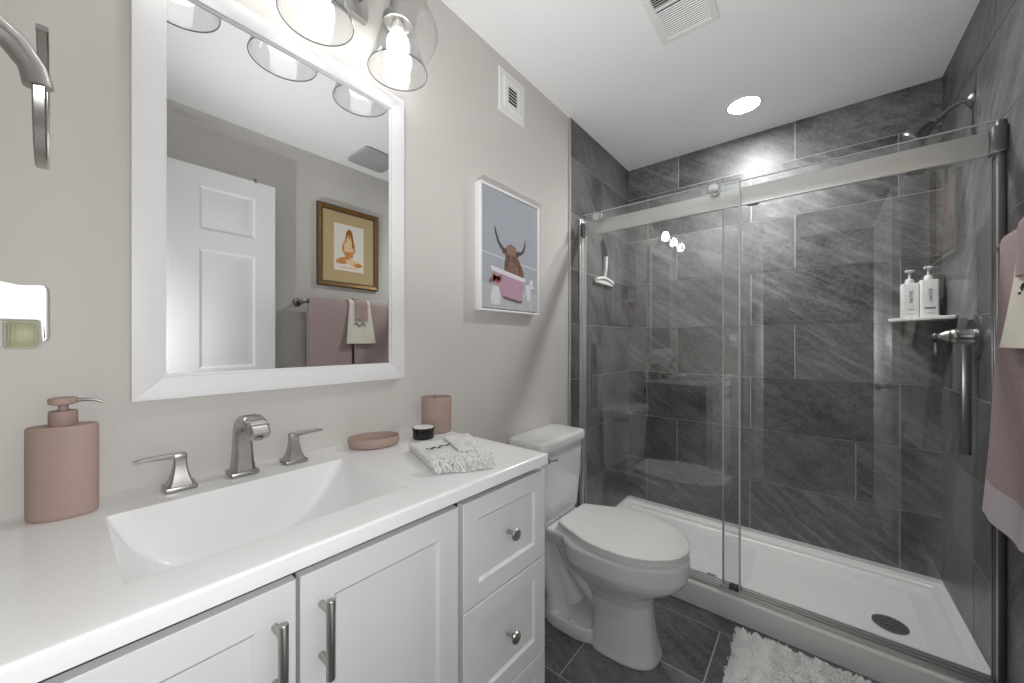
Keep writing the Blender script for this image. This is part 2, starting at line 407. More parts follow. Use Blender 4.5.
rd = obj('door', shaker(.2160, .5105, .115, .8825), M['cab'], van, sharp=15)
def bar_handle(y, z0, z1, par):
    mb = MB(); x = FX + .030
    mb.lathe([(.0055, z0), (.0062, z0 + .001), (.0062, z1 - .001), (.0055, z1)], (x, y, 0), 'z', 20, fn=tap)
    for z in (z1 - .018, z0 + .02): mb.lathe([(.0048, FX - .001), (.0048, x)], (0, y, z), 'x', 14, fn=tap)
    obj('handle', mb, M['nickel'], par)
bar_handle(.184, .735, .849, ld); bar_handle(.2445, .735, .849, rd)
for z0, z1 in ((.6585, .8825), (.4125, .6540), (.115, .4080)):
    d = obj('drawer', shaker(.5235, .809, z0, z1, .043), M['cab'], van, sharp=15)
    zc = (z0 + z1) / 2
    k = MB(); k.lathe([(.0065, 0), (.0050, .004), (.0045, .012), (.0075, .016), (.0128, .020), (.0142, .0225), (.0125, .026), (.005, .0275), (.0001, .0278)], (FX - .0005, .664, zc + .003), 'x', 28, fn=tap)
    obj('knob', k, M['nickel'], d)

# basin top: one moulded slab with a rectangular trough
def vanity_top():
    ZT = .925; TH = .027; xb, xf, yl, yr = .125, .402, .047, .447
    def depth(x, y):
        if not (xb < x < xf and yl < y < yr): return 0
        t = abs((y - (yl + yr) / 2) / ((yr - yl) / 2)); d = .132 * (1 - t ** (3.8 if y < (yl + yr) / 2 else 2.3))
        u = x - xb; d *= min(1, 1 - (1 - min(u / .022, 1)) ** 3)
        w = (xf - x) / .026; d *= 1 - (1 - min(w, 1)) ** 3
        return d
    e = .0012
    xs = [.0015] + [.125 * i / 8 for i in range(1, 8)] + [xb - e, xb - e / 3, xb + e / 3] + [xb + e + .024 * (i / 8) ** 1.5 for i in range(1, 9)]
    x = xs[-1]
    while x < xf - .086: x += .009; xs.append(x)
    a = xs[-1]; xs += [a + (xf - e - a) * i / 16 for i in range(1, 17)] + [xf, xf + e]
    a = xs[-1]; xs += [a + (.4795 - a) * i / 6 for i in range(1, 7)]
    for k in range(1, 6): xs.append(.4795 + .0050 * math.sin(PI / 2 * k / 5))
    ys = [VY0] + [VY0 + (yl - VY0) * i / 8 for i in range(1, 8)] + [yl - e, yl]
    n = 70; ys += [(yl + yr) / 2 - (yr - yl) / 2 * math.cos(PI * i / n) for i in range(1, n)] + [yr, yr + e]
    ys += [yr + e + (VY1 - .005 - yr - e) * i / 20 for i in range(1, 21)] + [VY1 - .005 + .005 * math.sin(PI / 2 * k / 5) for k in range(1, 6)]
    def edge(d): d = max(0, min(d, .005)); return .005 - math.sqrt(max(0, .005 ** 2 - (.005 - (.005 - d)) ** 2)) if False else .005 - math.sqrt(max(0, .005 ** 2 - d ** 2))
    b = bmesh.new(); V = []
    for x in xs:
        row = []
        for y in ys:
            z = ZT - depth(x, y) - max(edge(x - .4795), edge(y - (VY1 - .005)))
            row.append(b.verts.new((x, y, z)))
        V.append(row)
    for i in range(len(xs) - 1):
        for j in range(len(ys) - 1): b.faces.new((V[i][j], V[i + 1][j], V[i + 1][j + 1], V[i][j + 1]))
    # sides and underside
    ring = [V[i][0] for i in range(len(xs))] + [V[-1][j] for j in range(1, len(ys))] + [V[i][-1] for i in range(len(xs) - 2, -1, -1)] + [V[0][j] for j in range(len(ys) - 2, 0, -1)]
    low = [b.verts.new((v.co.x, v.co.y, ZT - TH)) for v in ring]
    m = len(ring)
    for i in range(m): b.faces.new((ring[i], ring[(i + 1) % m], low[(i + 1) % m], low[i])[::-1])
    bmesh.ops.recalc_face_normals(b, faces=b.faces[:])
    mb = MB(); mb.merge(b, 0, tap)
    return solo('countertop', mb, M['top'], 'glossy white vanity top with a moulded rectangular basin', 'countertop', (.24, .355, .898), sharp=50)
vanity_top()

# tap set: spout and two lever valves
def pyramid(mb, cx, cy, z0, base, top, h, plate):
    mb.box(cx - plate, cx + plate, cy - plate, cy + plate, z0, z0 + .009, .0025)
    rings = []
    for i in range(9):
        t = i / 8; s = top + (base - top) * (1 - t) ** 2.2
        z = z0 + .008 + (h - .008) * t; c = s * .2
        rings.append([(cx + a, cy + b2, z) for a, b2 in ((s, s - c), (s - c, s), (-s + c, s), (-s, s - c), (-s, -s + c), (-s + c, -s), (s - c, -s), (s, -s + c))])
    mb.loft(rings)
CT = .925
fa = thing('faucet', 'aged pewter widespread tap with arched spout and two lever valves behind basin', 'faucet', (.058, .25, CT))
mb = MB(); cx, cy = .056, .256
mb.box(cx - .026, cx + .026, cy - .026, cy + .026, CT, CT + .010, .003)
path = []; rc = []
for z, hx, hy in ((.008, .021, .021), (.03, .0185, .0185), (.06, .0165, .0165), (.09, .0155, .016)):
    path.append((cx, cy, CT + z)); rc.append((hy, hx))
for a in range(165, 20, -12):
    r = math.radians(a); path.append((cx + .060 + .060 * math.cos(r), cy, CT + .090 + .034 * math.sin(r))); t = (165 - a) / 145
    rc.append((.0155 + .002 * t, .0155 - .004 * t))
mb.tube(path, 0, rect=rc, up=(1, 0, 0))
mb.lathe([(.008, 0), (.009, .006)], (cx + .108, cy, CT + .094), 'z', 16)
for t in (.58, .70, .82):        # raised bands over the arch
    a = math.radians(165 - 145 * t)
    p = Vector((cx + .060 + .060 * math.cos(a), cy, CT + .090 + .034 * math.sin(a))); d = Vector((math.sin(a) * .06, 0, -math.cos(a) * .034)).normalized() * .003
    mb.tube([p - d, p + d], 0, rect=(.0185, .0168 - .004 * t), up=(1, 0, 0))
obj('spout', mb, M['pewter'], fa)
for cy, s in ((.151, -1), (.361, 1)):
    mb = MB(); pyramid(mb, cx, cy, CT, .0205, .0095, .060, .0245)
    v = obj('valve', mb, M['pewter'], fa)
    mb = MB(); z = CT + .064
    mb.box(cx - .010, cx + .010, cy - .010, cy + .010, CT + .058, CT + .070, .002)
    mb.tube([(cx, cy, z + .002), (cx + .001, cy + s * .02, z + .003), (cx + .002, cy + s * .040, z + .004), (cx + .003, cy + s * .055, z + .0045), (cx + .003, cy + s * .066, z + .003)], 0, rect=[(.0075, .0050), (.0070, .0042), (.0066, .0036), (.0064, .0034), (.0050, .0028)])
    obj('lever', mb, M['pewter'], v)

# ------------------------------------------------------------------ things on the counter
def oval(c, a, b, rot, prof, mb=None, mi=0, n=48):
    mb = mb or MB(); mb.lathe(prof, c, 'z', n, mi, sx=a, sy=b, rot=rot); return mb
sd = thing('soap_dispenser', 'blush pink oval soap dispenser with a pump at left of the basin', 'soap dispenser', (.060, .002, CT))
c = (.060, .002, CT); rt = math.radians(69)
mb = oval(c, .0420, .0260, rt, [(.90, 0), (.985, .003), (1, .008), (1, .148), (.985, .152), (.95, .1535), (.5, .1535), (.01, .1535)])
obj('bottle', mb, M['pink'], sd)
mb = MB(); mb.lathe([(.0155, .153), (.0165, .155), (.0165, .176), (.0155, .178), (.006, .1785), (.0055, .193)], c, 'z', 28)
obj('collar', mb, M['pinkd'], sd)
mb = MB(); mb.lathe([(.012, .188), (.0165, .190), (.0170, .195), (.0165, .199), (.012, .2005), (.001, .201)], c, 'z', 28)
pm = obj('pump_head', mb, M['pink'], sd)
mb = MB(); mb.tube([(.062, .010, CT + .194), (.066, .026, CT + .1945), (.069, .038, CT + .193), (.071, .047, CT + .188)], [.0035, .0032, .0028, .0024], 12)
obj('nozzle', mb, M['nickel'], pm)

so = oval((.079, .562, CT), .069, .050, math.radians(62), [(.86, 0), (.95, .003), (1, .012), (1.0, .025), (.985, .027), (.95, .0265), (.93, .022), (.90, .009), (.5, .007), (.01, .007)])
solo('soap_dish', so, M['pink'], 'shallow blush pink oval soap dish on the counter right of the basin', 'soap dish', (.079, .562, CT))
th = thing('toothbrush_holder', 'blush pink upright oval toothbrush cup at back corner of the counter', 'toothbrush holder', (.088, .778, CT))
rt = math.radians(38); c = (.088, .778, CT)
mb = oval(c, .0485, .0400, rt, [(.88, 0), (.97, .004), (1, .010), (1, .1125), (.985, .1145), (.93, .1145), (.91, .112), (.90, .03), (.01, .028)])
obj('cup', mb, M['pink'], th)
mb = MB(); d = Vector((math.cos(rt + 2.0), math.sin(rt + 2.0), 0)) * .036
mb.tube([Vector(c) - d + Vector((0, 0, .07)), Vector(c) + d + Vector((0, 0, .07))], 0, rect=(.0018, .043))
obj('divider', mb, M['pink'], th)
jr_ = thing('jar', 'small black jar with a white lid beside the folded white towel', 'jar', (.122, .700, CT))
mb = MB(); mb.lathe([(.029, 0), (.032, .003), (.032, .024), (.030, .026)], (.122, .700, CT), 'z', 32); obj('pot', mb, M['black'], jr_)
mb = MB(); mb.lathe([(.0325, .026), (.0335, .027), (.0335, .032), (.032, .0335)], (.122, .700, CT), 'z', 32); obj('lid', mb, M['black'], jr_)
mb = MB(); mb.lathe([(.0305, .0332), (.0305, .0344), (.001, .0346)], (.122, .700, CT), 'z', 32); obj('lid_label', mb, M['plastic'], jr_)

def folded_towel():
    # stacked folds of a small fringed towel, lying at an angle to the counter edge
    A, B, C_, E = Vector((.197, .590)), Vector((.392, .524)), Vector((.464, .640)), Vector((.262, .752))
    def P(u, v): return (A * (1 - u) * (1 - v) + B * u * (1 - v) + C_ * u * v + E * (1 - u) * v)
    t = thing('folded_towel', 'folded white hand towel with dark stitching and shaggy fringe on the counter', 'towel', (.33, .63, CT))
    def sheet(z, th, u0, u1, v0, v1, seed, round_u0=True):
        mb = MB(); n = 22; m = 22; rings = []
        for i in range(n + 1):
            u = u0 + (u1 - u0) * i / n; ring = []
            top = []; bot = []
            for j in range(m + 1):
                v = v0 + (v1 - v0) * j / m; p = P(u, v)
                w = .0028 * noise.noise(Vector((p.x * 24, p.y * 24, seed))) + .0016 * noise.noise(Vector((p.x * 60, p.y * 60, seed + 3)))
                ed = 1 - max(0, 1 - min(v - v0, v1 - v) / .05) ** 2 * .8
                eu = 1 - max(0, 1 - min(u - u0, u1 - u) / .05) ** 2 * .8
                h = th * min(ed, eu)
                zb = z + (w if z > CT + .005 else 0)
                top.append((p.x, p.y, zb + th / 2 + h / 2 + (w if z <= CT + .005 else 0))); bot.append((p.x, p.y, zb + th / 2 - h / 2 + (0 if z > CT + .005 else 0)))
            rings.append(top + bot[::-1])
        mb.loft(rings); return mb
    obj('lower_fold', sheet(CT + .0004, .011, .0, .96, .02, .93, 1), M['white_cloth'], t, sharp=80)
    obj('upper_fold', sheet(CT + .0135, .010, .03, .94, 0, .90, 5), M['white_cloth'], t, sharp=80)
    obj('loose_fold', sheet(CT + .0255, .005, .05, .75, .55, 1.0, 9), M['white_cloth'], t, sharp=80)
    # fringe: curly strands along front right edges
    mb = MB(); rnd = random.Random(3)
    for k in range(560):
        if k % 3: u, v = rnd.uniform(.86, 1.02), rnd.uniform(-.02, .97)
        else: u, v = rnd.uniform(.45, 1.0), rnd.uniform(.74, .99)
        p = P(u, v); z = CT + .022 + rnd.uniform(-.004, .008)
        a = rnd.uniform(0, 2 * PI); L = rnd.uniform(.004, .008); pts = []
        for s in range(6):
            f = s / 5
            pts.append((p.x + math.cos(a + f * 5) * L * (.4 + f * .6) + (.006 * f if u > .85 else 0), p.y + math.sin(a + f * 5) * L * (.4 + f * .6), max(CT + .002, z + .006 * math.sin(f * PI * 1.4) - (.018 * f if u > .93 else .001 * f))))
        mb.tube(pts, [.0019, .0021, .0021, .0020, .0018, .0012], 5)
    f = obj('fringe', mb, M['white_cloth'], t, sharp=80); f['kind'] = 'stuff'
    # stitched floral motif
    mb = MB(); rnd = random.Random(12)
    for q, (u, v) in enumerate(((.50, .12), (.50, .19), (.46, .25), (.48, .32), (.43, .38), (.44, .45), (.40, .51))):
        p = P(u, v); z = CT + .0272
        for s in range(3):
            a = rnd.uniform(0, 6.28); r = rnd.uniform(.003, .006)
            mb.tube([(p.x - math.cos(a) * r, p.y - math.sin(a) * r, z), (p.x + math.sin(a) * .002, p.y + .001, z + .0012), (p.x + math.cos(a) * r, p.y + math.sin(a) * r, z)], [.0008, .0014, .0006], 6)
    mb.tube([(*P(u, v), CT + .0268) for u, v in ((.50, .12), (.50, .19), (.46, .25), (.48, .32), (.43, .38), (.44, .45), (.40, .51))], .0005, 5)
    obj('embroidery', mb, M['thread'], t)
folded_towel()

# ================================================================== LEFT WALL: mirror, light bar, vent, picture
MY0, MY1, MZ0, MZ1 = .086, .702, 1.102, 1.998; FW = .046
wm = thing('wall_mirror', 'large rectangular wall mirror in a flat white frame over the basin', 'mirror', (.0, .394, MZ0))
mb = MB()
O = [(MY0, MZ0), (MY1, MZ0), (MY1, MZ1), (MY0, MZ1)]; I = [(MY0 + FW, MZ0 + FW), (MY1 - FW, MZ0 + FW), (MY1 - FW, MZ1 - FW), (MY0 + FW, MZ1 - FW)]
for k in range(4):          # four mitred boards
    a, b, c2, d = O[k], O[(k + 1) % 4], I[(k + 1) % 4], I[k]
    mb.prism([a, b, c2, d], .001, .021, 'yz', bev=.0009)
for k in range(4):          # inner lip
    a, b = I[k], I[(k + 1) % 4]; q = [(.005 if s[0] < .4 else -.005, .005 if s[1] < 1.5 else -.005) for s in (a, b)]
    mb.prism([a, b, (b[0] + q[1][0], b[1] + q[1][1]), (a[0] + q[0][0], a[1] + q[0][1])], .003, .0145, 'yz', bev=.0008)
obj('frame', mb, M['frame'], wm)
mb = MB(); mb.box(.004, .012, MY0 + FW - .004, MY1 - FW + .004, MZ0 + FW - .004, MZ1 - FW + .004); obj('mirror_glass', mb, M['mirror'], wm, smooth=False)

vl = thing('vanity_light', 'brushed nickel vanity light with three clear glass cone shades above the mirror', 'wall light', (.0, .39, 2.166))
mb = MB(); mb.box(.001, .022, .205, .575, 2.166, 2.286, .002); obj('backplate', mb, M['nickel'], vl)
LX = .116; SH = 2.140
for y in (.165, .390, .615):
    mb = MB(); ya = min(max(y, .235), .545)
    mb.lathe([(.016, .022), (.016, .030), (.006, .034)], (0, ya, 2.226), 'x', 20)
    mb.tube([(.028, ya, 2.226), (.06, ya + (y - ya) * .3, 2.232), (.095, y, 2.232), (LX - .006, y, 2.226), (LX, y, 2.212), (LX, y, 2.195)], .0075, 12)
    am = obj('arm', mb, M['nickel'], vl)
    mb = MB(); mb.lathe([(.010, 2.202), (.020, 2.198), (.0235, 2.188), (.0235, 2.160), (.030, 2.156), (.041, 2.150), (.0435, 2.138), (.0435, 2.128), (.041, 2.128), (.040, 2.138), (.0175, 2.139), (.0175, 2.116), (.0145, 2.114), (.0001, 2.1138)], (LX, y, 0), 'z', 32)
    mb.lathe([(.004, 0), (.004, .012)], (LX, y + .042, 2.134), 'y', 10)
    obj('socket_cup', mb, M['nickel'], vl)
    mb = MB(); mb.lathe([(.0395, 2.144), (.0405, 2.135), (.0475, 2.105), (.0640, 2.050), (.0805, 1.9985), (.0825, 1.9975), (.0835, 1.999), (.0668, 2.051), (.0502, 2.106), (.043, 2.136), (.042, 2.145)], (LX, y, 0), 'z', 56, caps=(False, False))
    sh = obj('shade', mb, M['shade'], vl, sharp=60)
    mb = MB(); mb.lathe([(.0808, 1.9995), (.0812, 1.9975), (.0826, 1.9972), (.0832, 1.9990), (.0826, 2.0005), (.0812, 2.0003), (.0808, 1.9995)], (LX, y, 0), 'z', 56, caps=(False, False))
    obj('rim', mb, M['rim'], sh)
    mb = MB(); mb.lathe([(.0130, 2.116), (.0145, 2.111), (.0215, 2.103), (.0285, 2.091), (.0318, 2.077), (.0312, 2.063), (.0270, 2.050), (.0195, 2.0415), (.010, 2.0375), (.0001, 2.0365)], (LX, y, 0), 'z', 32)
    obj('bulb', mb, M['bulb'], vl)

wv = thing('wall_vent', 'small white louvred wall vent grille high on the left wall', 'vent', (0, 1.272, 2.212))
mb = MB(); y0, y1, z0, z1 = 1.184, 1.361, 2.212, 2.402
def R(k, x): return [(x, y0 + k, z0 + k), (x, y1 - k, z0 + k), (x, y1 - k, z1 - k), (x, y0 + k, z1 - k)]
mb.loft([R(0, .0005), R(0, .006), R(.002, .008), R(.022, .009), R(.024, .006), R(.028, .006), R(.030, .0135), R(.053, .0145), R(.055, .003)], True, True)
obj('faceplate', mb, M['plastic'], wv, sharp=20)
mb = MB(); mb.box(.003, .0035, y0 + .054, y1 - .054, z0 + .054, z1 - .054); obj('duct_opening', mb, M['dark'], wv)
for k in range(6):
    z = z0 + .061 + k * .0142; mb = MB()
    mb.prism([(.0035, z), (.012, z - .0065), (.013, z - .0045), (.0045, z + .002)], y0 + .054, y1 - .054, 'xz'); obj('louvre', mb, M['plastic'], wv)

# canvas print of a highland cow bathing
cp = thing('canvas_print', 'canvas of a shaggy highland cow in a pink bathtub on left wall', 'picture', (0, 1.24, 1.343))
mb = MB(); py0, py1, pz0, pz1 = 1.040, 1.440, 1.345, 1.856; ft = .008
Oq = [(py0, pz0), (py1, pz0), (py1, pz1), (py0, pz1)]; Iq = [(py0 + ft, pz0 + ft), (py1 - ft, pz0 + ft), (py1 - ft, pz1 - ft), (py0 + ft, pz1 - ft)]
for k in range(4): mb.prism([Oq[k], Oq[(k + 1) % 4], Iq[(k + 1) % 4], Iq[k]], .001, .036, 'yz', bev=.0008)
mb.box(.001, .004, py0 + .004, py1 - .004, pz0 + .004, pz1 - .004)
obj('float_frame', mb, M['frame'], cp)
def cow_print():
    mb = MB(); g = .004; a0, a1, c0, c1 = py0 + ft + g, py1 - ft - g, pz0 + ft + g, pz1 - ft - g
    w, h = a1 - a0, c1 - c0; X = .031
    def S(pts, lay, mi): mb.prism([(a0 + u * w, c0 + v * h) for u, v in pts], X, X + .0003 * lay, 'yz', mi)
    def E(u, v, ru, rv, lay, mi, n=20, wob=0, seed=0): S([(u + ru * math.cos(2 * PI * k / n) * (1 + wob * math.sin(seed + k * 2.3)), v + rv * math.sin(2 * PI * k / n) * (1 + wob * math.sin(seed + k * 3.1))) for k in range(n)], lay, mi)
    mb.box(.006, X, a0, a1, c0, c1, mi=0)                        # canvas block, blue-grey wall
    S([(0, 0), (1, 0), (1, .17), (0, .20)], 1, 1)                # pale floor
    S([(0, .455), (1, .405), (1, .412), (0, .462)], 1, 10)       # dado line
    for u in (.2, .42, .64, .86): S([(u, 0), (u + .008, 0), (u + .03, .18), (u + .024, .18)], 2, 10)
    # cow body, neck and head
    S([(.36, .28), (.365, .40), (.39, .47), (.44, .53), (.56, .53), (.62, .46), (.68, .40), (.72, .34), (.72, .27)], 2, 2)
    S([(.40, .29), (.42, .46), (.50, .48), (.57, .42), (.62, .34), (.60, .28)], 3, 3)
    E(.475, .455, .085, .125, 4, 2, 24, .06)                     # face
    S([(.40, .555), (.44, .57), (.52, .575), (.57, .555), (.56, .50), (.53, .47), (.51, .50), (.48, .455), (.45, .50), (.42, .475), (.40, .51)], 6, 3)   # forelock
    for s, d in ((-1, 0), (1, 0)):                                # shaggy ears
        S([(.475 + s * .08, .525), (.475 + s * .16, .54), (.475 + s * .15, .49), (.475 + s * .11, .475), (.475 + s * .075, .495)], 5, 2)
    E(.485, .385, .052, .045, 6, 4, 20); E(.468, .385, .010, .012, 7, 9, 10); E(.505, .385, .010, .012, 7, 9, 10)
    E(.435, .465, .012, .010, 7, 9, 10); E(.535, .462, .012, .010, 7, 9, 10)
    S([(.40, .525), (.34, .535), (.28, .57), (.235, .63), (.195, .70), (.205, .64), (.245, .57), (.30, .52), (.39, .50)], 7, 5)   # horns
    S([(.57, .52), (.65, .53), (.70, .56), (.735, .615), (.75, .66), (.748, .60), (.72, .54), (.66, .505), (.58, .495)], 7, 5)
    rnd = random.Random(5)
    for k in range(60):                                          # hair strands
        u, v = rnd.uniform(.38, .68), rnd.uniform(.29, .5)
        if u > .58 and v > .42: continue
        S([(u, v), (u + .006, v), (u + .012, v - .05), (u + .008, v - .06)], 5, rnd.choice((2, 3, 3)))
    # tub
    S([(.15, .315), (.72, .265), (.75, .275), (.75, .30), (.14, .355), (.13, .335)], 9, 7)
    S([(.18, .312), (.70, .268), (.685, .10), (.64, .085), (.32, .115), (.26, .14), (.20, .24)], 8, 6)
    S([(.32, .115), (.64, .085), (.70, .10), (.66, .065), (.36, .09)], 7, 8)
    # stool and glass at right, flowers at left
    S([(.78, .10), (.83, .10), (.86, .22), (.92, .22), (.93, .24), (.80, .25), (.75, .24)], 9, 10); S([(.84, .24), (.90, .24), (.90, .30), (.84, .30)], 9, 10)
    S([(.14, .03), (.28, .03), (.29, .12), (.25, .19), (.18, .19), (.13, .12)], 10, 10)
    for k in range(11): E(rnd.uniform(.13, .30), rnd.uniform(.17, .28), .026, .02, 11, (11 if k % 2 else 3), 9, .2, k)
    obj('canvas', mb, [M['sky'], M['pfloor'], M['cow'], M['cowl'], M['muzzle'], M['horn'], M['tub'], M['tubl'], M['pshade'], M['horn'], M['prwhite'], M['rose']], cp, smooth=False)
cow_print()

# ================================================================== TOILET
TCY = 1.437
to = thing('toilet', 'white two piece elongated toilet with closed lid between vanity and shower', 'toilet', (.35, TCY, 0))
def toilet_body():
    mb = MB(); st = [  # z, centre x, back, front, half width, exponents
        (.0, .42, .085, .175, .108, 2.6), (.012, .42, .085, .176, .109, 2.6), (.03, .42, .080, .170, .104, 2.6), (.08, .42, .076, .160, .098, 2.5), (.15, .42, .076, .150, .093, 2.4), (.21, .42, .085, .147, .096, 2.3),
        (.25, .42, .12, .158, .112, 2.2), (.275, .42, .16, .190, .132, 2.1), (.30, .42, .18, .232, .152, 2.05), (.325, .42, .19, .260, .170, 2.05), (.35, .42, .195, .273, .180, 2.0), (.40, .42, .200, .279, .184, 2.0), (.415, .42, .200, .280, .185, 2.0), (.424, .42, .197, .276, .181, 2.0)]
    mb.loft([[(x, y, z) for x, y in sup(cx_, TCY, b_, f_, w_, e_, 48)] for z, cx_, b_, f_, w_, e_ in st])
    # deck under the tank, foot flange, trapway bulges
    mb.loft([[(x, y, z) for x, y in rrect(.03, .30, TCY - w_, TCY + w_, .04)] for z, w_ in ((.345, .085), (.365, .115), (.41, .13), (.424, .128))])
    mb.loft([[(x, y, z) for x, y in sup(.24, TCY, .150 - k, .16, .112 - k * .5, 2.6, 40, 2.6)] for z, k in ((0, 0), (.03, .0), (.048, .006), (.054, .02))])
    for s in (-1, 1):
        mb.tube([(.10, TCY + s * .030, .40), (.105, TCY + s * .040, .33), (.115, TCY + s * .048, .25), (.135, TCY + s * .05, .17), (.155, TCY + s * .05, .10), (.165, TCY + s * .05, .03)], [.052, .045, .037, .034, .036, .052], 16)
        mb.tube([(.19, TCY + s * .03, .39), (.215, TCY + s * .045, .33), (.255, TCY + s * .050, .265), (.31, TCY + s * .048, .205), (.36, TCY + s * .04, .16)], [.055, .044, .036, .034, .036], 16)
    mb.tube([(.13, TCY, .38), (.15, TCY, .22), (.24, TCY, .08)], .045, 16); mb.tube([(.22, TCY, .36), (.32, TCY, .2)], .045, 16)
    o = obj('bowl', mb, M['china'], to)
    r = o.modifiers.new('fuse', 'REMESH'); r.mode = 'VOXEL'; r.voxel_size = .0045; r.use_smooth_shade = True
    s = o.modifiers.new('soft', 'SMOOTH'); s.factor = .5; s.iterations = 5
toilet_body()
SX = .44
def lid_outline(xb, xf, w):
    kn = [(0, .0), (.0, .55), (.012, .60), (.05, .65), (.15, .77), (.3, .935), (.42, .99), (.52, 1.0), (.62, .975), (.72, .905), (.82, .775), (.90, .60), (.955, .41), (.985, .235), (1, 0)]
    up = [(xb + (xf - xb) * t, TCY + w * v) for t, v in kn]; out = []
    P = [(up[0][0], 2 * TCY - up[2][1])] + up[1:] + [(up[-2][0], 2 * TCY - up[-2][1])]
    seq = up[1:]                                   # rear corner to tip
    ctl = [seq[0]] + seq + [(seq[-2][0], 2 * TCY - seq[-2][1])]
    half = []
    for i in range(1, len(ctl) - 2):
        p0, p1, p2, p3 = (Vector(q) for q in ctl[i - 1:i + 3])
        for k in range(3):
            t = k / 3; half.append(.5 * ((2 * p1) + (p2 - p0) * t + (2 * p0 - 5 * p1 + 4 * p2 - p3) * t * t + (3 * p1 - p0 - 3 * p2 + p3) * t ** 3))
    half.append(Vector(seq[-1]))
    return [(p.x, p.y) for p in half] + [(p.x, 2 * TCY - p.y) for p in half[-2::-1]]
def slab(st, nm, m=M['china'], sharp=40):
    mb = MB(); mb.loft([[(x, y, z) for x, y in lid_outline(SX - b_, SX + f_, w_)] for z, b_, f_, w_ in st]); return obj(nm, mb, m, to, sharp=sharp)
slab([(.4245, .222, .250, .176), (.4275, .226, .256, .181), (.440, .226, .257, .182), (.443, .222, .253, .178)], 'seat', M['seat'])
slab([(.4435, .226, .252, .178), (.4465, .231, .258, .183), (.459, .231, .258, .183), (.4635, .226, .252, .178), (.4655, .20, .22, .15)], 'seat_lid', M['seat'], 25)
for s in (-1, 1):
    mb = MB(); mb.box(.197, .232, TCY + s * .075 - .022, TCY + s * .075 + .022, .425, .452, .006); obj('hinge', mb, M['plastic'], to)
TKY = TCY - .022
mb = MB(); tk = []
for z, x0, x1, w_, r in ((.426, .035, .150, .135, .03), (.434, .022, .168, .150, .035), (.46, .018, .176, .160, .035), (.60, .014, .186, .168, .03), (.757, .012, .192, .172, .026)):
    tk.append([(x, y, z) for x, y in rrect(x0, x1, TKY - w_, TKY + w_, r)])
mb.loft(tk); obj('tank', mb, M['china'], to, sharp=50)
mb = MB(); tl = []
for z, k, r in ((.757, .006, .024), (.760, .001, .028), (.764, 0, .03), (.790, 0, .03), (.797, .003, .028), (.801, .009, .026), (.8025, .02, .02)):
    tl.append([(x, y, z) for x, y in rrect(.004 + k, .204 - k, TKY - .184 + k, TKY + .184 - k, r)])
mb.loft(tl); obj('tank_lid', mb, M['china'], to, sharp=50)
mb = MB(); mb.lathe([(.014, .189), (.014, .196), (.008, .200), (.008, .208)], (0, TCY - .168, .725), 'x', 20); mb.tube([(.206, TCY - .168, .725), (.210, TCY - .150, .723), (.211, TCY - .118, .719)], [.006, .005, .006], 10)
obj('flush_lever', mb, M['chrome'], to)
for s in (-1, 1):
    mb = MB(); mb.lathe([(.013, .052), (.014, .055), (.013, .064), (.009, .069), (.001, .071)], (.262, TCY + s * .090, -.006), 'z', 20); obj('bolt_cap', mb, M['china'], to)

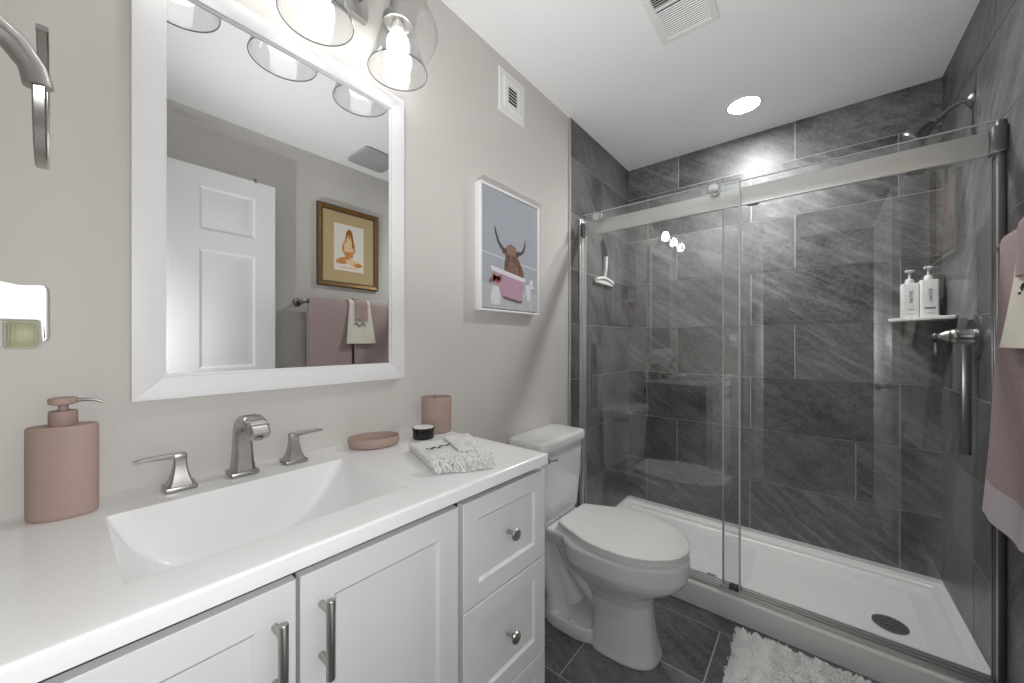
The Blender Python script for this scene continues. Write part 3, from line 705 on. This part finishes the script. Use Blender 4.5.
# ================================================================== SHOWER
YC = 1.853; PL = .085; CZ = .104        # kerb face, pan lip, kerb top
def pan():
    t = thing('shower_pan', 'white acrylic shower pan with a low kerb filling the alcove floor', 'shower pan', (W / 2, 2.23, 0))
    x0, x1, y1 = .0115, W - .0115, D - .0115; mb = MB()
    # rim and floor: nested rectangular rings
    def ring(a, b, c, d, z): return [(a, b, z), (c, b, z), (c, d, z), (a, d, z)]
    fl = .040
    rg = [ring(x0, YC, x1, y1, 0), ring(x0, YC, x1, y1, CZ - .012), ring(x0, YC + .002, x1, y1, CZ - .004), ring(x0, YC + .008, x1, y1, CZ)]
    mb.loft(rg, True, False)
    # top of kerb, then inner well (kerb 9 cm deep; 3 cm lip round the other sides)
    k = .085
    P_ = [ring(x0, YC + .008, x1, y1, CZ), ring(x0 + .001, YC + k, x1 - .001, y1 - .001, CZ - .001)]
    b = bmesh.new()
    # kerb top strip
    vs = [b.verts.new(p) for p in ((x0, YC + .008, CZ), (x1, YC + .008, CZ), (x1, YC + k, CZ), (x0, YC + k, CZ))]; b.faces.new(vs); mb.merge(b)
    mb.box(x0, x1, y1 - .001, y1, 0, PL)
    wells = [ring(x0, YC + k, x1, y1, CZ)]
    well = []
    for kx, ky, kf, z in ((0, 0, 0, PL), (.004, .004, .0, PL), (.022, .022, .004, PL - .001), (.030, .030, .008, PL - .006), (.036, .036, .012, PL - .02), (.044, .044, .020, fl + .012), (.056, .056, .034, fl + .003), (.075, .075, .055, fl), (.20, .20, .2, fl - .006)):
        well.append(ring(x0 + kx, YC + k + kf, x1 - kx, y1 - ky, z))
    well[0] = [(x0, YC + k, CZ), (x1, YC + k, CZ), (x1, y1, PL), (x0, y1, PL)]
    well[1] = [(x0 + .004, YC + k + .002, CZ - .006), (x1 - .004, YC + k + .002, CZ - .006), (x1 - .004, y1 - .004, PL), (x0 + .004, y1 - .004, PL)]
    mb.loft(well, False, True)
    obj('basin', mb, M['acryl'], t, sharp=55)
    mb = MB(); mb.lathe([(.056, 0), (.056, .003), (.050, .0045), (.03, .003), (.001, .003)], (1.295, 2.192, fl - .0035), 'z', 40); dr = obj('drain', mb, M['dnickel'], t)
    mb = MB()
    for r, n in ((.040, 18), (.027, 12), (.014, 6)):
        for i in range(n): mb.sphere((1.295 + r * math.cos(2 * PI * i / n), 2.192 + r * math.sin(2 * PI * i / n), fl + .0002), .0036, sz=.35, n=8)
    obj('drain_holes', mb, M['dark'], dr)
    for x, y in ((.648, 2.080), (1.316, 2.010)):
        mb = MB(); mb.box(x - .020, x + .020, y - .006, y + .006, fl - .008, fl + .002, .001); mb.box(x - .024, x + .024, y - .024, y - .005, fl - .008, fl - .0002, mi=1)
        obj('door_bumper', mb, [M['rubber'], M['plastic']], t)
pan()

se = thing('shower_enclosure', 'brushed metal frame of the shower doors with a flat top rail', 'shower frame', (W / 2, 1.89, CZ))
XL, XR = .0115, W - .0115; RY0, RY1 = 1.880, 1.896; RZ0, RZ1 = 1.817, 1.893
mb = MB(); mb.box(XL + .028, XR - .03, RY0, RY1, RZ0, RZ1, .002); obj('top_rail', mb, M['alu'], se)
for x0, x1 in ((XL, XL + .026), (XR - .030, XR)):
    mb = MB(); mb.box(x0, x1, RY0 - (.030 if x0 > 1 else .004), RY1 + .006, RZ0 - .004, RZ1 + .004, .003); obj('rail_bracket', mb, M['dnickel'], se)
for x0, x1, s in ((XL, XL + .016, 1), (XR - .016, XR, -1)):
    mb = MB(); xa, xb_ = (x0, (x0 + x1) / 2) if s > 0 else ((x0 + x1) / 2, x1)
    mb.box(xa, xb_, 1.868, 1.928, CZ, 1.918, .001, mi=0 if s > 0 else 1)
    for ya in ((1.866, 1.874, 1.884, 1.900, 1.922) if s < 0 else (1.876, 1.884, 1.922)): mb.box(x0, x1, ya, ya + .006, CZ, 1.918, .001, mi=0 if s > 0 or ya == 1.874 else 1)
    obj('wall_jamb', mb, [M['alu'], M['dnickel']], se)
mb = MB(); mb.box(XL, XR, 1.868, 1.934, CZ, CZ + .006, .001)
for y in (1.869, 1.889, 1.911, 1.929): mb.box(XL, XR, y, y + .004, CZ + .005, CZ + .018, .001)
obj('bottom_track', mb, M['alu'], se)
mb = MB(); mb.box(.755, .800, 1.872, 1.912, CZ + .006, CZ + .030, .003); obj('door_guide', mb, M['rubber'], se)
for x in (.845, 1.325):
    mb = MB(); mb.tube([(x - .022, RY1 - .002, RZ0), (x - .012, RY1 - .002, RZ0 - .004), (x + .012, RY1 - .002, RZ0 - .004), (x + .022, RY1 - .002, RZ0)], 0, rect=(.006, .004)); obj('anti_jump_stop', mb, M['dnickel'], se)

def glass_door(nm, label, x0, x1, y, ztop, hx, knobs, edges):
    t = thing(nm, label, 'shower door', ((x0 + x1) / 2, y, CZ + .02), 'sliding glass shower doors')
    mb = MB(); mb.box(x0, x1, y - .004, y + .004, CZ + .020, ztop); obj('glass_panel', mb, M['glass'], t, smooth=False)
    for e in edges:
        mb = MB(); mb.box(e - .0035, e + .0035, y - .0045, y + .0045, CZ + .020, ztop, .0008, 1); obj('edge_seal', mb, M['gedge'], t)
    mb = MB(); mb.box(x0, x1, y - .0042, y + .0042, ztop - .002, ztop + .0002); obj('top_edge', mb, M['gedge'], t)
    hy = y - .034
    mb = MB(); mb.box(hx - .011, hx + .011, hy - .006, hy + .006, .848, 1.212, .003)
    for z in (.89, 1.17): mb.lathe([(.007, hy), (.007, y - .004)], (hx, 0, z), 'y', 14)
    obj('handle', mb, M['satin'], t)
    for kx in knobs:
        mb = MB(); yy = y - .004 if y < RY0 else y + .004; s = -1 if y < RY0 else 1
        mb.lathe([(.015, 0), (.024, s * .003), (.024, s * .016), (.021, s * .019), (.001, s * .020)], (kx, yy, 1.903), 'y', 28)
        r_ = obj('roller', mb, M['chrome'], t)
        mb = MB(); w0, w1 = sorted((y, (RY0 + RY1) / 2 + .006 * (1 if y > RY0 else -1)))
        mb.lathe([(.019, w0 + .004), (.019, w1)], (kx, 0, RZ1 + .0195), 'y', 24); obj('wheel', mb, M['plastic'], r_)
    return t
glass_door('glass_door', 'front sliding glass panel at left, with two round roller knobs and bar handle', .030, .800, 1.866, 1.931, .097, (.130, .700), (.7985,))
glass_door('glass_door', 'rear sliding glass panel at right, behind the rail with long bar handle', .727, XR - .010, 1.910, 1.934, 1.434, (), (.7285,))

# squeegee
sq = thing('squeegee', 'white hand squeegee with black grip hanging on the left shower wall', 'squeegee', (.012, 2.17, 1.60))
mb = MB(); mb.tube([(.030, 2.168, 1.625), (.036, 2.172, 1.68), (.034, 2.178, 1.76)], [.008, .009, .011], 14); obj('handle', mb, M['plastic'], sq)
mb = MB(); mb.tube([(.034, 2.178, 1.755), (.030, 2.176, 1.80), (.024, 2.165, 1.845), (.018, 2.160, 1.865)], [.0115, .012, .011, .007], 14); obj('grip', mb, M['rubber'], sq)
mb = MB(); mb.tube([(.028, 2.045, 1.600), (.028, 2.11, 1.612), (.028, 2.168, 1.622), (.028, 2.23, 1.612), (.028, 2.290, 1.600)], 0, rect=(.010, .009)); mb.box(.024, .030, 2.040, 2.295, 1.580, 1.602, .001); obj('blade_head', mb, M['plastic'], sq)
mb = MB(); mb.lathe([(.016, .010), (.015, .013), (.006, .016), (.005, .022)], (0, 2.163, 1.862), 'x', 20); obj('wall_hook', mb, M['chrome'], sq)

# shower head, valve, shelf, bottles
sh = thing('showerhead', 'brushed nickel shower head on a bent arm high on right wall', 'shower head', (W - .010, 2.183, 2.14))
xw = W - .010
mb = MB(); mb.lathe([(.032, 0), (.032, -.003), (.028, -.008), (.017, -.014), (.011, -.017)], (xw, 2.183, 2.140), 'x', 32); obj('flange', mb, M['dnickel'], sh)
mb = MB(); mb.tube([(xw - .010, 2.183, 2.140), (xw - .030, 2.185, 2.140), (xw - .052, 2.188, 2.131), (xw - .074, 2.191, 2.112), (xw - .090, 2.193, 2.095)], .0085, 14); obj('arm', mb, M['dnickel'], sh)
mb = MB(); ax = Vector((-.80, .03, -.60)).normalized(); p0 = Vector((xw - .085, 2.193, 2.100)); s1 = ax.cross(Vector((0, 1, 0))).normalized(); s2 = ax.cross(s1)
rings = []
for d, r in ((0, .012), (.008, .015), (.016, .013), (.022, .017), (.034, .023), (.052, .033), (.070, .041), (.082, .0445), (.088, .0450), (.092, .042), (.093, .036), (.091, .001)):
    bend = Vector((0, 0, -1)) * (.00 if d < .05 else (d - .05) * .25)
    rings.append([p0 + ax * d + bend + (s1 * math.cos(2 * PI * k / 32) + s2 * math.sin(2 * PI * k / 32)) * r for k in range(32)])
mb.loft(rings); obj('spray_head', mb, M['dnickel'], sh)

sv = thing('shower_valve', 'round brushed nickel shower valve with drooping lever on right tiled wall', 'shower valve', (xw, 2.145, 1.24))
mb = MB(); mb.lathe([(.088, 0), (.088, -.004), (.080, -.010), (.062, -.011), (.058, -.007), (.030, -.008), (.028, -.012), (.026, -.05)], (xw, 2.145, 1.240), 'x', 48); obj('escutcheon', mb, M['satin'], sv)
mb = MB(); mb.lathe([(.027, -.045), (.029, -.050), (.027, -.058), (.022, -.064), (.023, -.070), (.018, -.078), (.012, -.088), (.010, -.098), (.011, -.104), (.007, -.110), (.001, -.112)], (xw, 2.145, 1.240), 'x', 32)
mb.tube([(xw - .100, 2.145, 1.238), (xw - .101, 2.145, 1.215), (xw - .100, 2.145, 1.195), (xw - .099, 2.145, 1.178), (xw - .099, 2.145, 1.166)], [.005, .0048, .0065, .0085, .004], 14); obj('lever', mb, M['nickel'], sv)

mb = MB(); yw = D - .010
mb.prism([(xw, yw), (1.335, yw)] + [(1.335 + .006, yw - .012), (1.375, 2.505), (1.44, 2.42), (1.492, 2.372), (1.506, 2.366), (xw, 2.368)], 1.316, 1.332, 'xy', bev=.003)
solo('corner_shelf', mb, M['acryl'], 'white corner shelf in the shower holding two pump bottles', 'shelf', (1.46, 2.52, 1.316), sharp=30)
def bottle(x0, x1, y0, y1, h, label):
    t = thing('pump_bottle', label, 'bottle', ((x0 + x1) / 2, (y0 + y1) / 2, 1.332), 'pump bottles on the corner shelf')
    cx, cy, z = (x0 + x1) / 2, (y0 + y1) / 2, 1.332
    mb = MB(); mb.loft([[(x, y, zz) for x, y in rrect(x0 + k, x1 - k, y0 + k, y1 - k, .008 - min(k, .004))] for zz, k in ((z + .0003, .003), (z + .003, 0), (z + h - .005, 0), (z + h - .001, .002), (z + h, .006))]); obj('body', mb, M['plastic'], t)
    mb = MB(); mb.lathe([(.015, h), (.0155, h + .002), (.0145, h + .016), (.010, h + .022), (.0045, h + .024), (.0045, h + .050), (.006, h + .051), (.007, h + .052), (.016, h + .053), (.017, h + .058), (.014, h + .063), (.001, h + .064)], (cx, cy, z), 'z', 24)
    mb.tube([(cx, cy, z + h + .058), (cx - .010, cy - .014, z + h + .058), (cx - .017, cy - .024, z + h + .052)], [.005, .0045, .003], 10); obj('pump', mb, M['plastic'], t)
    b = text_mb('NATIVE', .0165); mb = MB()
    mb.merge(b, 0, lambda v: Vector((cx + .002 - v.y, y0 - .0003 + v.z * .5, z + h * .60 + v.x)))
    obj('lettering', mb, M['print_grey'], t, smooth=False)
    mb = MB(); mb.box(cx - .017, cx + .017, y0 - .0005, y0 + .001, z + h * .22, z + h * .26) if x0 > 1.42 else mb.box(cx - .010, cx + .014, y0 - .0005, y0 + .001, z + h * .22, z + h * .235)
    obj('printed_bar', mb, M['print_grey'], t, smooth=False)
    mb = MB(); mb.box(cx - .012, cx + .014, y0 - .0005, y0 + .001, z + h * .10, z + h * .11)
    obj('printed_line', mb, M['print_grey'], t, smooth=False)
bottle(1.372, 1.4295, 2.520, 2.575, .162, 'left white pump bottle on the corner shelf with thin grey line')
bottle(1.4305, 1.490, 2.508, 2.575, .172, 'right white pump bottle on corner shelf with thick grey bar')

# ================================================================== CEILING
cv = thing('ceiling_vent', 'white rectangular slatted ceiling vent register left of the downlight', 'vent', (.667, 1.42, H - .014))
mb = MB(); x0, x1, y0, y1 = .562, .772, 1.255, 1.586
def R2(k, z): return [(x0 + k, y0 + k, z), (x1 - k, y0 + k, z), (x1 - k, y1 - k, z), (x0 + k, y1 - k, z)]
mb.loft([R2(0, H - .0005), R2(0, H - .005), R2(.003, H - .008), R2(.024, H - .011), R2(.027, H - .009), R2(.0275, H - .002)], True, True); obj('vent_frame', mb, M['plastic'], cv, sharp=25)
mb = MB(); mb.box(x0 + .027, x1 - .027, y0 + .027, y1 - .027, H - .0025, H - .002); obj('duct_opening', mb, M['dark'], cv)
yy = y0 + .034; k = 0
mb = MB(); mb.box(x0 + .026, x1 - .026, 1.392, 1.402, H - .011, H - .002, .001); obj('cross_bar', mb, M['plastic'], cv)
sl = None
while yy < y1 - .03:
    if not 1.386 < yy < 1.407:
        mb = MB(); q = -1 if yy > 1.4 else 1
        mb.prism([(yy - q * .0022, H - .0090), (yy - q * .0010, H - .0098), (yy + q * .0022, H - .0066), (yy + q * .001, H - .0058)], x0 + .026, x1 - .026, 'yz'); obj('slat', mb, M['plastic'], cv)
    yy += .0105
rl = thing('recessed_light', 'round lit recessed downlight in the ceiling before the shower', 'ceiling light', (.766, 2.255, H - .004))
mb = MB(); mb.lathe([(.086, -.0004), (.086, -.003), (.071, -.005), (.0695, -.003), (.0695, -.0004)], (.766, 2.255, H), 'z', 48, caps=(False, False)); obj('trim_ring', mb, M['plastic'], rl)
mb = MB(); mb.lathe([(.0692, -.0006), (.0692, -.0028), (.001, -.0030)], (.766, 2.255, H), 'z', 48); obj('lens', mb, M['lens'], rl)
dl_d = bpy.data.lights.new('downlight_beam', 'SPOT'); dl = bpy.data.objects.new('downlight_beam', dl_d); COL.objects.link(dl)   # the downlight's own beam, shaped by its recess
dl_d.energy = 82; dl_d.spot_size = math.radians(150); dl_d.spot_blend = 1.0; dl_d.shadow_soft_size = .06; dl_d.color = (1, .99, .975)
dl.location = (.766, 2.255, H - .012)
ef = thing('exhaust_fan', 'square grey exhaust fan cover on the ceiling, seen in the mirror', 'fan', (1.28, 1.34, H - .02))
mb = MB(); mb.loft([[(x, y, z) for x, y in rrect(1.15 + k, 1.41 - k, 1.21 + k, 1.47 - k, .03)] for z, k in ((H - .0005, .01), (H - .008, 0), (H - .018, .004), (H - .022, .02))]); obj('cover', mb, M['greyplastic'], ef)

# ================================================================== REAR WALL: towel ring, socket with air freshener
tr = thing('towel_ring', 'brushed nickel open towel ring on an arm at far left', 'towel ring', (.375, YR, 1.56))
mb = MB(); mb.lathe([(.026, 0), (.026, .004), (.020, .010), (.012, .014)], (.372, YR, 1.566), 'y', 28)
ay = [(.372, YR + .008, 1.566), (.371, YR + .035, 1.566), (.370, -.050, 1.559), (.369, -.032, 1.544), (.368, -.0205, 1.525), (.368, -.0165, 1.506)]
mb.tube(ay, [.0135, .0130, .0122, .0118, .0108, .0112], 16); obj('arm', mb, M['nickel'], tr)
mb = MB(); R_ = .092; C0 = (.282, 1.540); pts = []
for a in range(-18, -259, -8): r = math.radians(a); pts.append((C0[0] + R_ * math.cos(r), -.016, C0[1] + R_ * math.sin(r)))
mb.tube(pts, 0, rect=(.0042, .0052), up=(0, 1, 0)); obj('ring', mb, M['nickel'], tr)
op = thing('outlet_plate', 'white double outlet plate on rear wall behind the air freshener', 'outlet', (.455, YR, 1.18))
mb = MB(); mb.box(.395, .510, YR + .0003, YR + .005, 1.175, 1.292, .002); obj('cover_plate', mb, M['plastic'], op)
for x in (.425, .480):
    mb = MB(); mb.box(x - .016, x + .016, YR + .004, YR + .0062, 1.200, 1.267, .001); obj('receptacle', mb, M['plastic'], op)
af = thing('air_freshener', 'white plug-in air freshener with pale yellow oil vial at left edge', 'air freshener', (.455, -.05, 1.21))
mb = MB(); ax0, ax1 = .432, .478
mb.box(ax0, ax1, YR + .0065, -.052, 1.222, 1.268, .006)
mb.prism([(YR + .03, 1.268), (-.060, 1.272), (-.040, 1.2755), (-.030, 1.2735), (-.024, 1.2720), (-.016, 1.2730), (-.0105, 1.2735), (-.0085, 1.270), (-.0085, 1.222), (-.0115, 1.218), (-.0125, 1.240), (-.014, 1.240), (-.050, 1.240), (YR + .03, 1.240)], ax0, ax1, 'yz', bev=.002)
obj('housing', mb, M['plastic'], af)
mb = MB(); mb.box(ax0 + .004, ax1 - .004, -.034, -.0135, 1.2125, 1.2395, .003); vi = obj('vial', mb, M['vial'], af)
mb = MB(); mb.box(ax0 + .007, ax1 - .007, -.0315, -.0160, 1.2150, 1.2375, .002); obj('oil', mb, M['oil'], vi)

# ================================================================== RIGHT WALL: framed drawing, towel bar, towels
fp = thing('framed_drawing', 'gilt framed sketch of a kneeling figure above the towel bar', 'picture', (W, 1.29, 1.6))
qy0, qy1, qz0, qz1 = 1.066, 1.505, 1.597, 2.150; fw = .036; xq = W
mb = MB(); Oq = [(qy0, qz0), (qy1, qz0), (qy1, qz1), (qy0, qz1)]
def RF(k, x): return [(x, qy0 + k, qz0 + k), (x, qy1 - k, qz0 + k), (x, qy1 - k, qz1 - k), (x, qy0 + k, qz1 - k)]
mb.loft([RF(0, xq - .0005), RF(0, xq - .022), RF(.006, xq - .026)], True, False, mi=1)
mb.loft([RF(.006, xq - .026), RF(.020, xq - .020), RF(.028, xq - .016)], False, False, mi=0)
mb.loft([RF(.028, xq - .016), RF(fw, xq - .014), RF(fw, xq - .010)], False, False, mi=1)
obj('picture_frame', mb, [M['gold'], M['goldd']], fp, sharp=20)
mb = MB(); mb.box(xq - .0105, xq - .008, qy0 + fw - .002, qy1 - fw + .002, qz0 + fw - .002, qz1 - fw + .002); obj('mat_board', mb, M['matboard'], fp)
def sketch():
    mb = MB(); y0, y1, z0, z1 = 1.178, 1.392, 1.714, 2.037; X = xq - .0106
    w, h = y1 - y0, z1 - z0
    mb.box(X - .0006, X + .0002, y0, y1, z0, z1, mi=0)
    def S(pts, lay, mi): mb.prism([(y0 + u * w, z0 + v * h) for u, v in pts], X, X - .0006 - .0002 * lay, 'yz', mi)
    def blob(u, v, ru, rv, lay, mi, rot=0, n=22):
        S([(u + ru * math.cos(a) * math.cos(rot) - rv * math.sin(a) * math.sin(rot), v + ru * math.cos(a) * math.sin(rot) + rv * math.sin(a) * math.cos(rot)) for a in (2 * PI * k / n for k in range(n))], lay, mi)
    S([(.36, .34), (.34, .45), (.36, .56), (.34, .66), (.42, .72), (.58, .72), (.64, .66), (.62, .54), (.60, .44), (.64, .34)], 1, 3)      # torso
    S([(.36, .66), (.27, .56), (.26, .44), (.34, .34), (.40, .33), (.33, .45), (.34, .55)], 2, 1); S([(.62, .66), (.70, .56), (.70, .44), (.58, .33), (.54, .34), (.63, .46), (.62, .55)], 2, 1)   # arms
    blob(.50, .80, .10, .075, 3, 1, 1.57); S([(.40, .84), (.47, .91), (.56, .90), (.61, .82), (.64, .70), (.66, .56), (.60, .50), (.58, .66), (.55, .76), (.46, .80), (.42, .74), (.40, .66), (.36, .58), (.37, .70)], 4, 2)   # head, long hair
    blob(.33, .22, .26, .075, 2, 1, .12); blob(.64, .19, .27, .07, 3, 3, -.10); blob(.80, .15, .15, .045, 4, 1, .05); blob(.16, .20, .10, .05, 3, 1, .3)      # folded legs
    S([(.38, .42), (.60, .42), (.63, .30), (.36, .30)], 3, 1)
    blob(.5, .07, .34, .02, 1, 3)
    obj('drawing', mb, [M['paper'], M['wash1'], M['wash2'], M['wash3']], fp, smooth=False)
sketch()
tb = thing('towel_bar', 'dark metal towel bar on the right wall below the framed drawing', 'towel bar', (W, 1.3, 1.47))
BX, BZ = 1.448, 1.470
mb = MB(); mb.tube([(BX, .945, BZ), (BX, 1.61, BZ)], .008, 14); obj('bar', mb, M['dnickel'], tb)
for y in (.950, 1.605):
    mb = MB(); mb.lathe([(.027, 0), (.027, -.004), (.020, -.010), (.011, -.014), (.010, -.055), (.015, -.062), (.016, -.076), (.015, -.088), (.004, -.093)], (W, y, BZ), 'x', 28); obj('post', mb, M['dnickel'], tb)

def draped(y0, y1, r, zf, zb, th, flare, seed, taper=0.0, wob=.004):
    """cloth hung over the bar: thick sheet, front to zf, back to zb"""
    prof = []
    n = 16
    for i in range(n): t = i / n; prof.append((BX - r - flare * (1 - t) ** 1.6, zf + (BZ - zf) * t, -1, t))
    for a in range(180, -1, -20): prof.append((BX + r * math.cos(math.radians(a)), BZ + r * math.sin(math.radians(a)), 0, 1))
    for i in range(1, n + 1): t = i / n; prof.append((BX + r, BZ - (BZ - zb) * t, 1, 1 - t))
    m = 26; V = {}
    b = bmesh.new()
    def nrm(i):
        x0_, z0_ = prof[max(i - 1, 0)][:2]; x1_, z1_ = prof[min(i + 1, len(prof) - 1)][:2]
        d = Vector((x1_ - x0_, z1_ - z0_)).normalized(); return Vector((-d.y, d.x))
    for side in (0, 1):
        for i, (x, z, s, t) in enumerate(prof):
            nv = nrm(i)
            for j in range(m + 1):
                v = j / m; y = y0 + (y1 - y0) * v
                if s < 0: y += (v - .5) * 2 * taper * (1 - t)
                w = wob * (1 - t * .8) * math.sin(v * 9 + seed) + wob * .6 * noise.noise(Vector((y * 9, z * 7, seed)))
                if s > 0: w = min(0, w * .3)
                e = min(v, 1 - v) / .04; h = th * (1 - max(0, 1 - e) ** 2 * .75)
                off = (w if s <= 0 else 0) + (h if side else th - h if False else (th - h) * .5)
                if side: off = (w if s <= 0 else 0) + th - (th - h) * .5
                V[side, i, j] = b.verts.new((x + nv.x * off * (1 if True else 0), y, z + nv.y * off))
    L = len(prof)
    for i in range(L - 1):
        for j in range(m):
            b.faces.new((V[0, i, j], V[0, i + 1, j], V[0, i + 1, j + 1], V[0, i, j + 1])); b.faces.new((V[1, i, j], V[1, i, j + 1], V[1, i + 1, j + 1], V[1, i + 1, j]))
        for j in (0, m): b.faces.new((V[0, i, j], V[1, i, j], V[1, i + 1, j], V[0, i + 1, j]))
    for i in (0, L - 1):
        for j in range(m): b.faces.new((V[0, i, j], V[0, i, j + 1], V[1, i, j + 1], V[1, i, j]))
    bmesh.ops.recalc_face_normals(b, faces=b.faces[:])
    mb = MB(); mb.merge(b); return mb
def band(mbb, z0, z1):   # hem stripe as second material slot
    for f in mbb.bm.faces:
        c = f.calc_center_median()
        if z0 < c.z < z1 and c.x < BX: f.material_index = 1
    return mbb
solo('bath_towel', band(draped(.985, 1.262, .0095, .80, .86, .019, .010, 1.0), .0, .88), [M['terry_pink'], M['terry_lilac']], 'blush bath towel on the towel bar, nearer the open door', 'towel', (BX, 1.12, .80), 'blush bath towels on the bar', sharp=80)
solo('bath_towel', band(draped(1.272, 1.540, .0095, .775, .86, .022, .032, 2.2), .0, .848), [M['terry_pink'], M['terry_lilac']], 'blush bath towel on the towel bar, nearer the shower', 'towel', (BX, 1.39, .80), 'blush bath towels on the bar', sharp=80)
ht = thing('hand_towel', 'cream hand towel with dark stitching hung over the two blush towels', 'towel', (BX, 1.31, 1.20))
mb = draped(1.236, 1.385, .0345, 1.205, 1.26, .006, .020, .4, taper=.032, wob=.003); obj('cloth', mb, M['cream'], ht, sharp=80)
mb = MB(); rnd = random.Random(2)
for k in range(9):
    y = 1.262 + k * .0105; z = 1.335 + .010 * math.sin(k * 1.3); x = BX - .0345 - .013
    for s in range(2):
        a = rnd.uniform(0, 6.28); mb.tube([(x, y - math.cos(a) * .006, z - math.sin(a) * .007), (x - .0015, y + .001, z), (x, y + math.cos(a) * .006, z + math.sin(a) * .007)], [.0014, .0022, .001], 6)
mb.tube([(BX - .0345 - .0125, 1.262 + k * .0105, 1.335 + .010 * math.sin(k * 1.3)) for k in range(9)], .0007, 5)
obj('embroidery', mb, M['thread'], ht)
solo('washcloth', draped(1.272, 1.362, .043, 1.365, 1.40, .006, .004, 1.4, wob=.002), M['terry_pink'], 'small blush washcloth folded over top of the cream hand towel', 'towel', (BX, 1.317, 1.365), sharp=80)

# ================================================================== BATH MAT
def mat_rug():
    t = thing('bath_mat', 'fluffy white shag bath mat on the floor before the shower', 'rug', (1.10, 1.5, 0))
    x0, x1, y0, y1 = .800, 1.390, 1.28, 1.795
    mb = MB(); mb.loft([[(x, y, z) for x, y in rrect(x0 + k, x1 - k, y0 + k, y1 - k, .025)] for z, k in ((.0003, .004), (.004, .0), (.010, 0), (.014, .006))]); obj('backing', mb, M['rug'], t)
    b = bmesh.new(); rnd = random.Random(9)
    N_ = 15000
    for i in range(N_):
        x, y = rnd.uniform(x0, x1), rnd.uniform(y0, y1)
        a = noise.noise(Vector((x * 14, y * 14, 1))) * 7 + rnd.uniform(-.9, .9); L = rnd.uniform(.010, .019)
        dx, dy = math.cos(a) * L * .75, math.sin(a) * L * .75; r = rnd.uniform(.0020, .0032)
        z = .011; zt = rnd.uniform(.024, .030)
        px, py = -math.sin(a) * r, math.cos(a) * r
        ba = [b.verts.new((x + px, y + py, z)), b.verts.new((x - px, y - py, z)), b.verts.new((x + math.cos(a) * r * 1.4, y + math.sin(a) * r * 1.4, z))]
        mi_ = [b.verts.new((v.co.x + dx * .45, v.co.y + dy * .45, z + (zt - z) * .85)) for v in ba]
        tp = b.verts.new((x + dx, y + dy, zt))
        for q in range(3):
            b.faces.new((ba[q], ba[(q + 1) % 3], mi_[(q + 1) % 3], mi_[q])); b.faces.new((mi_[q], mi_[(q + 1) % 3], tp))
    mb = MB(); mb.merge(b); o = obj('pile', mb, M['rug'], t, sharp=180); o['kind'] = 'stuff'
mat_rug()
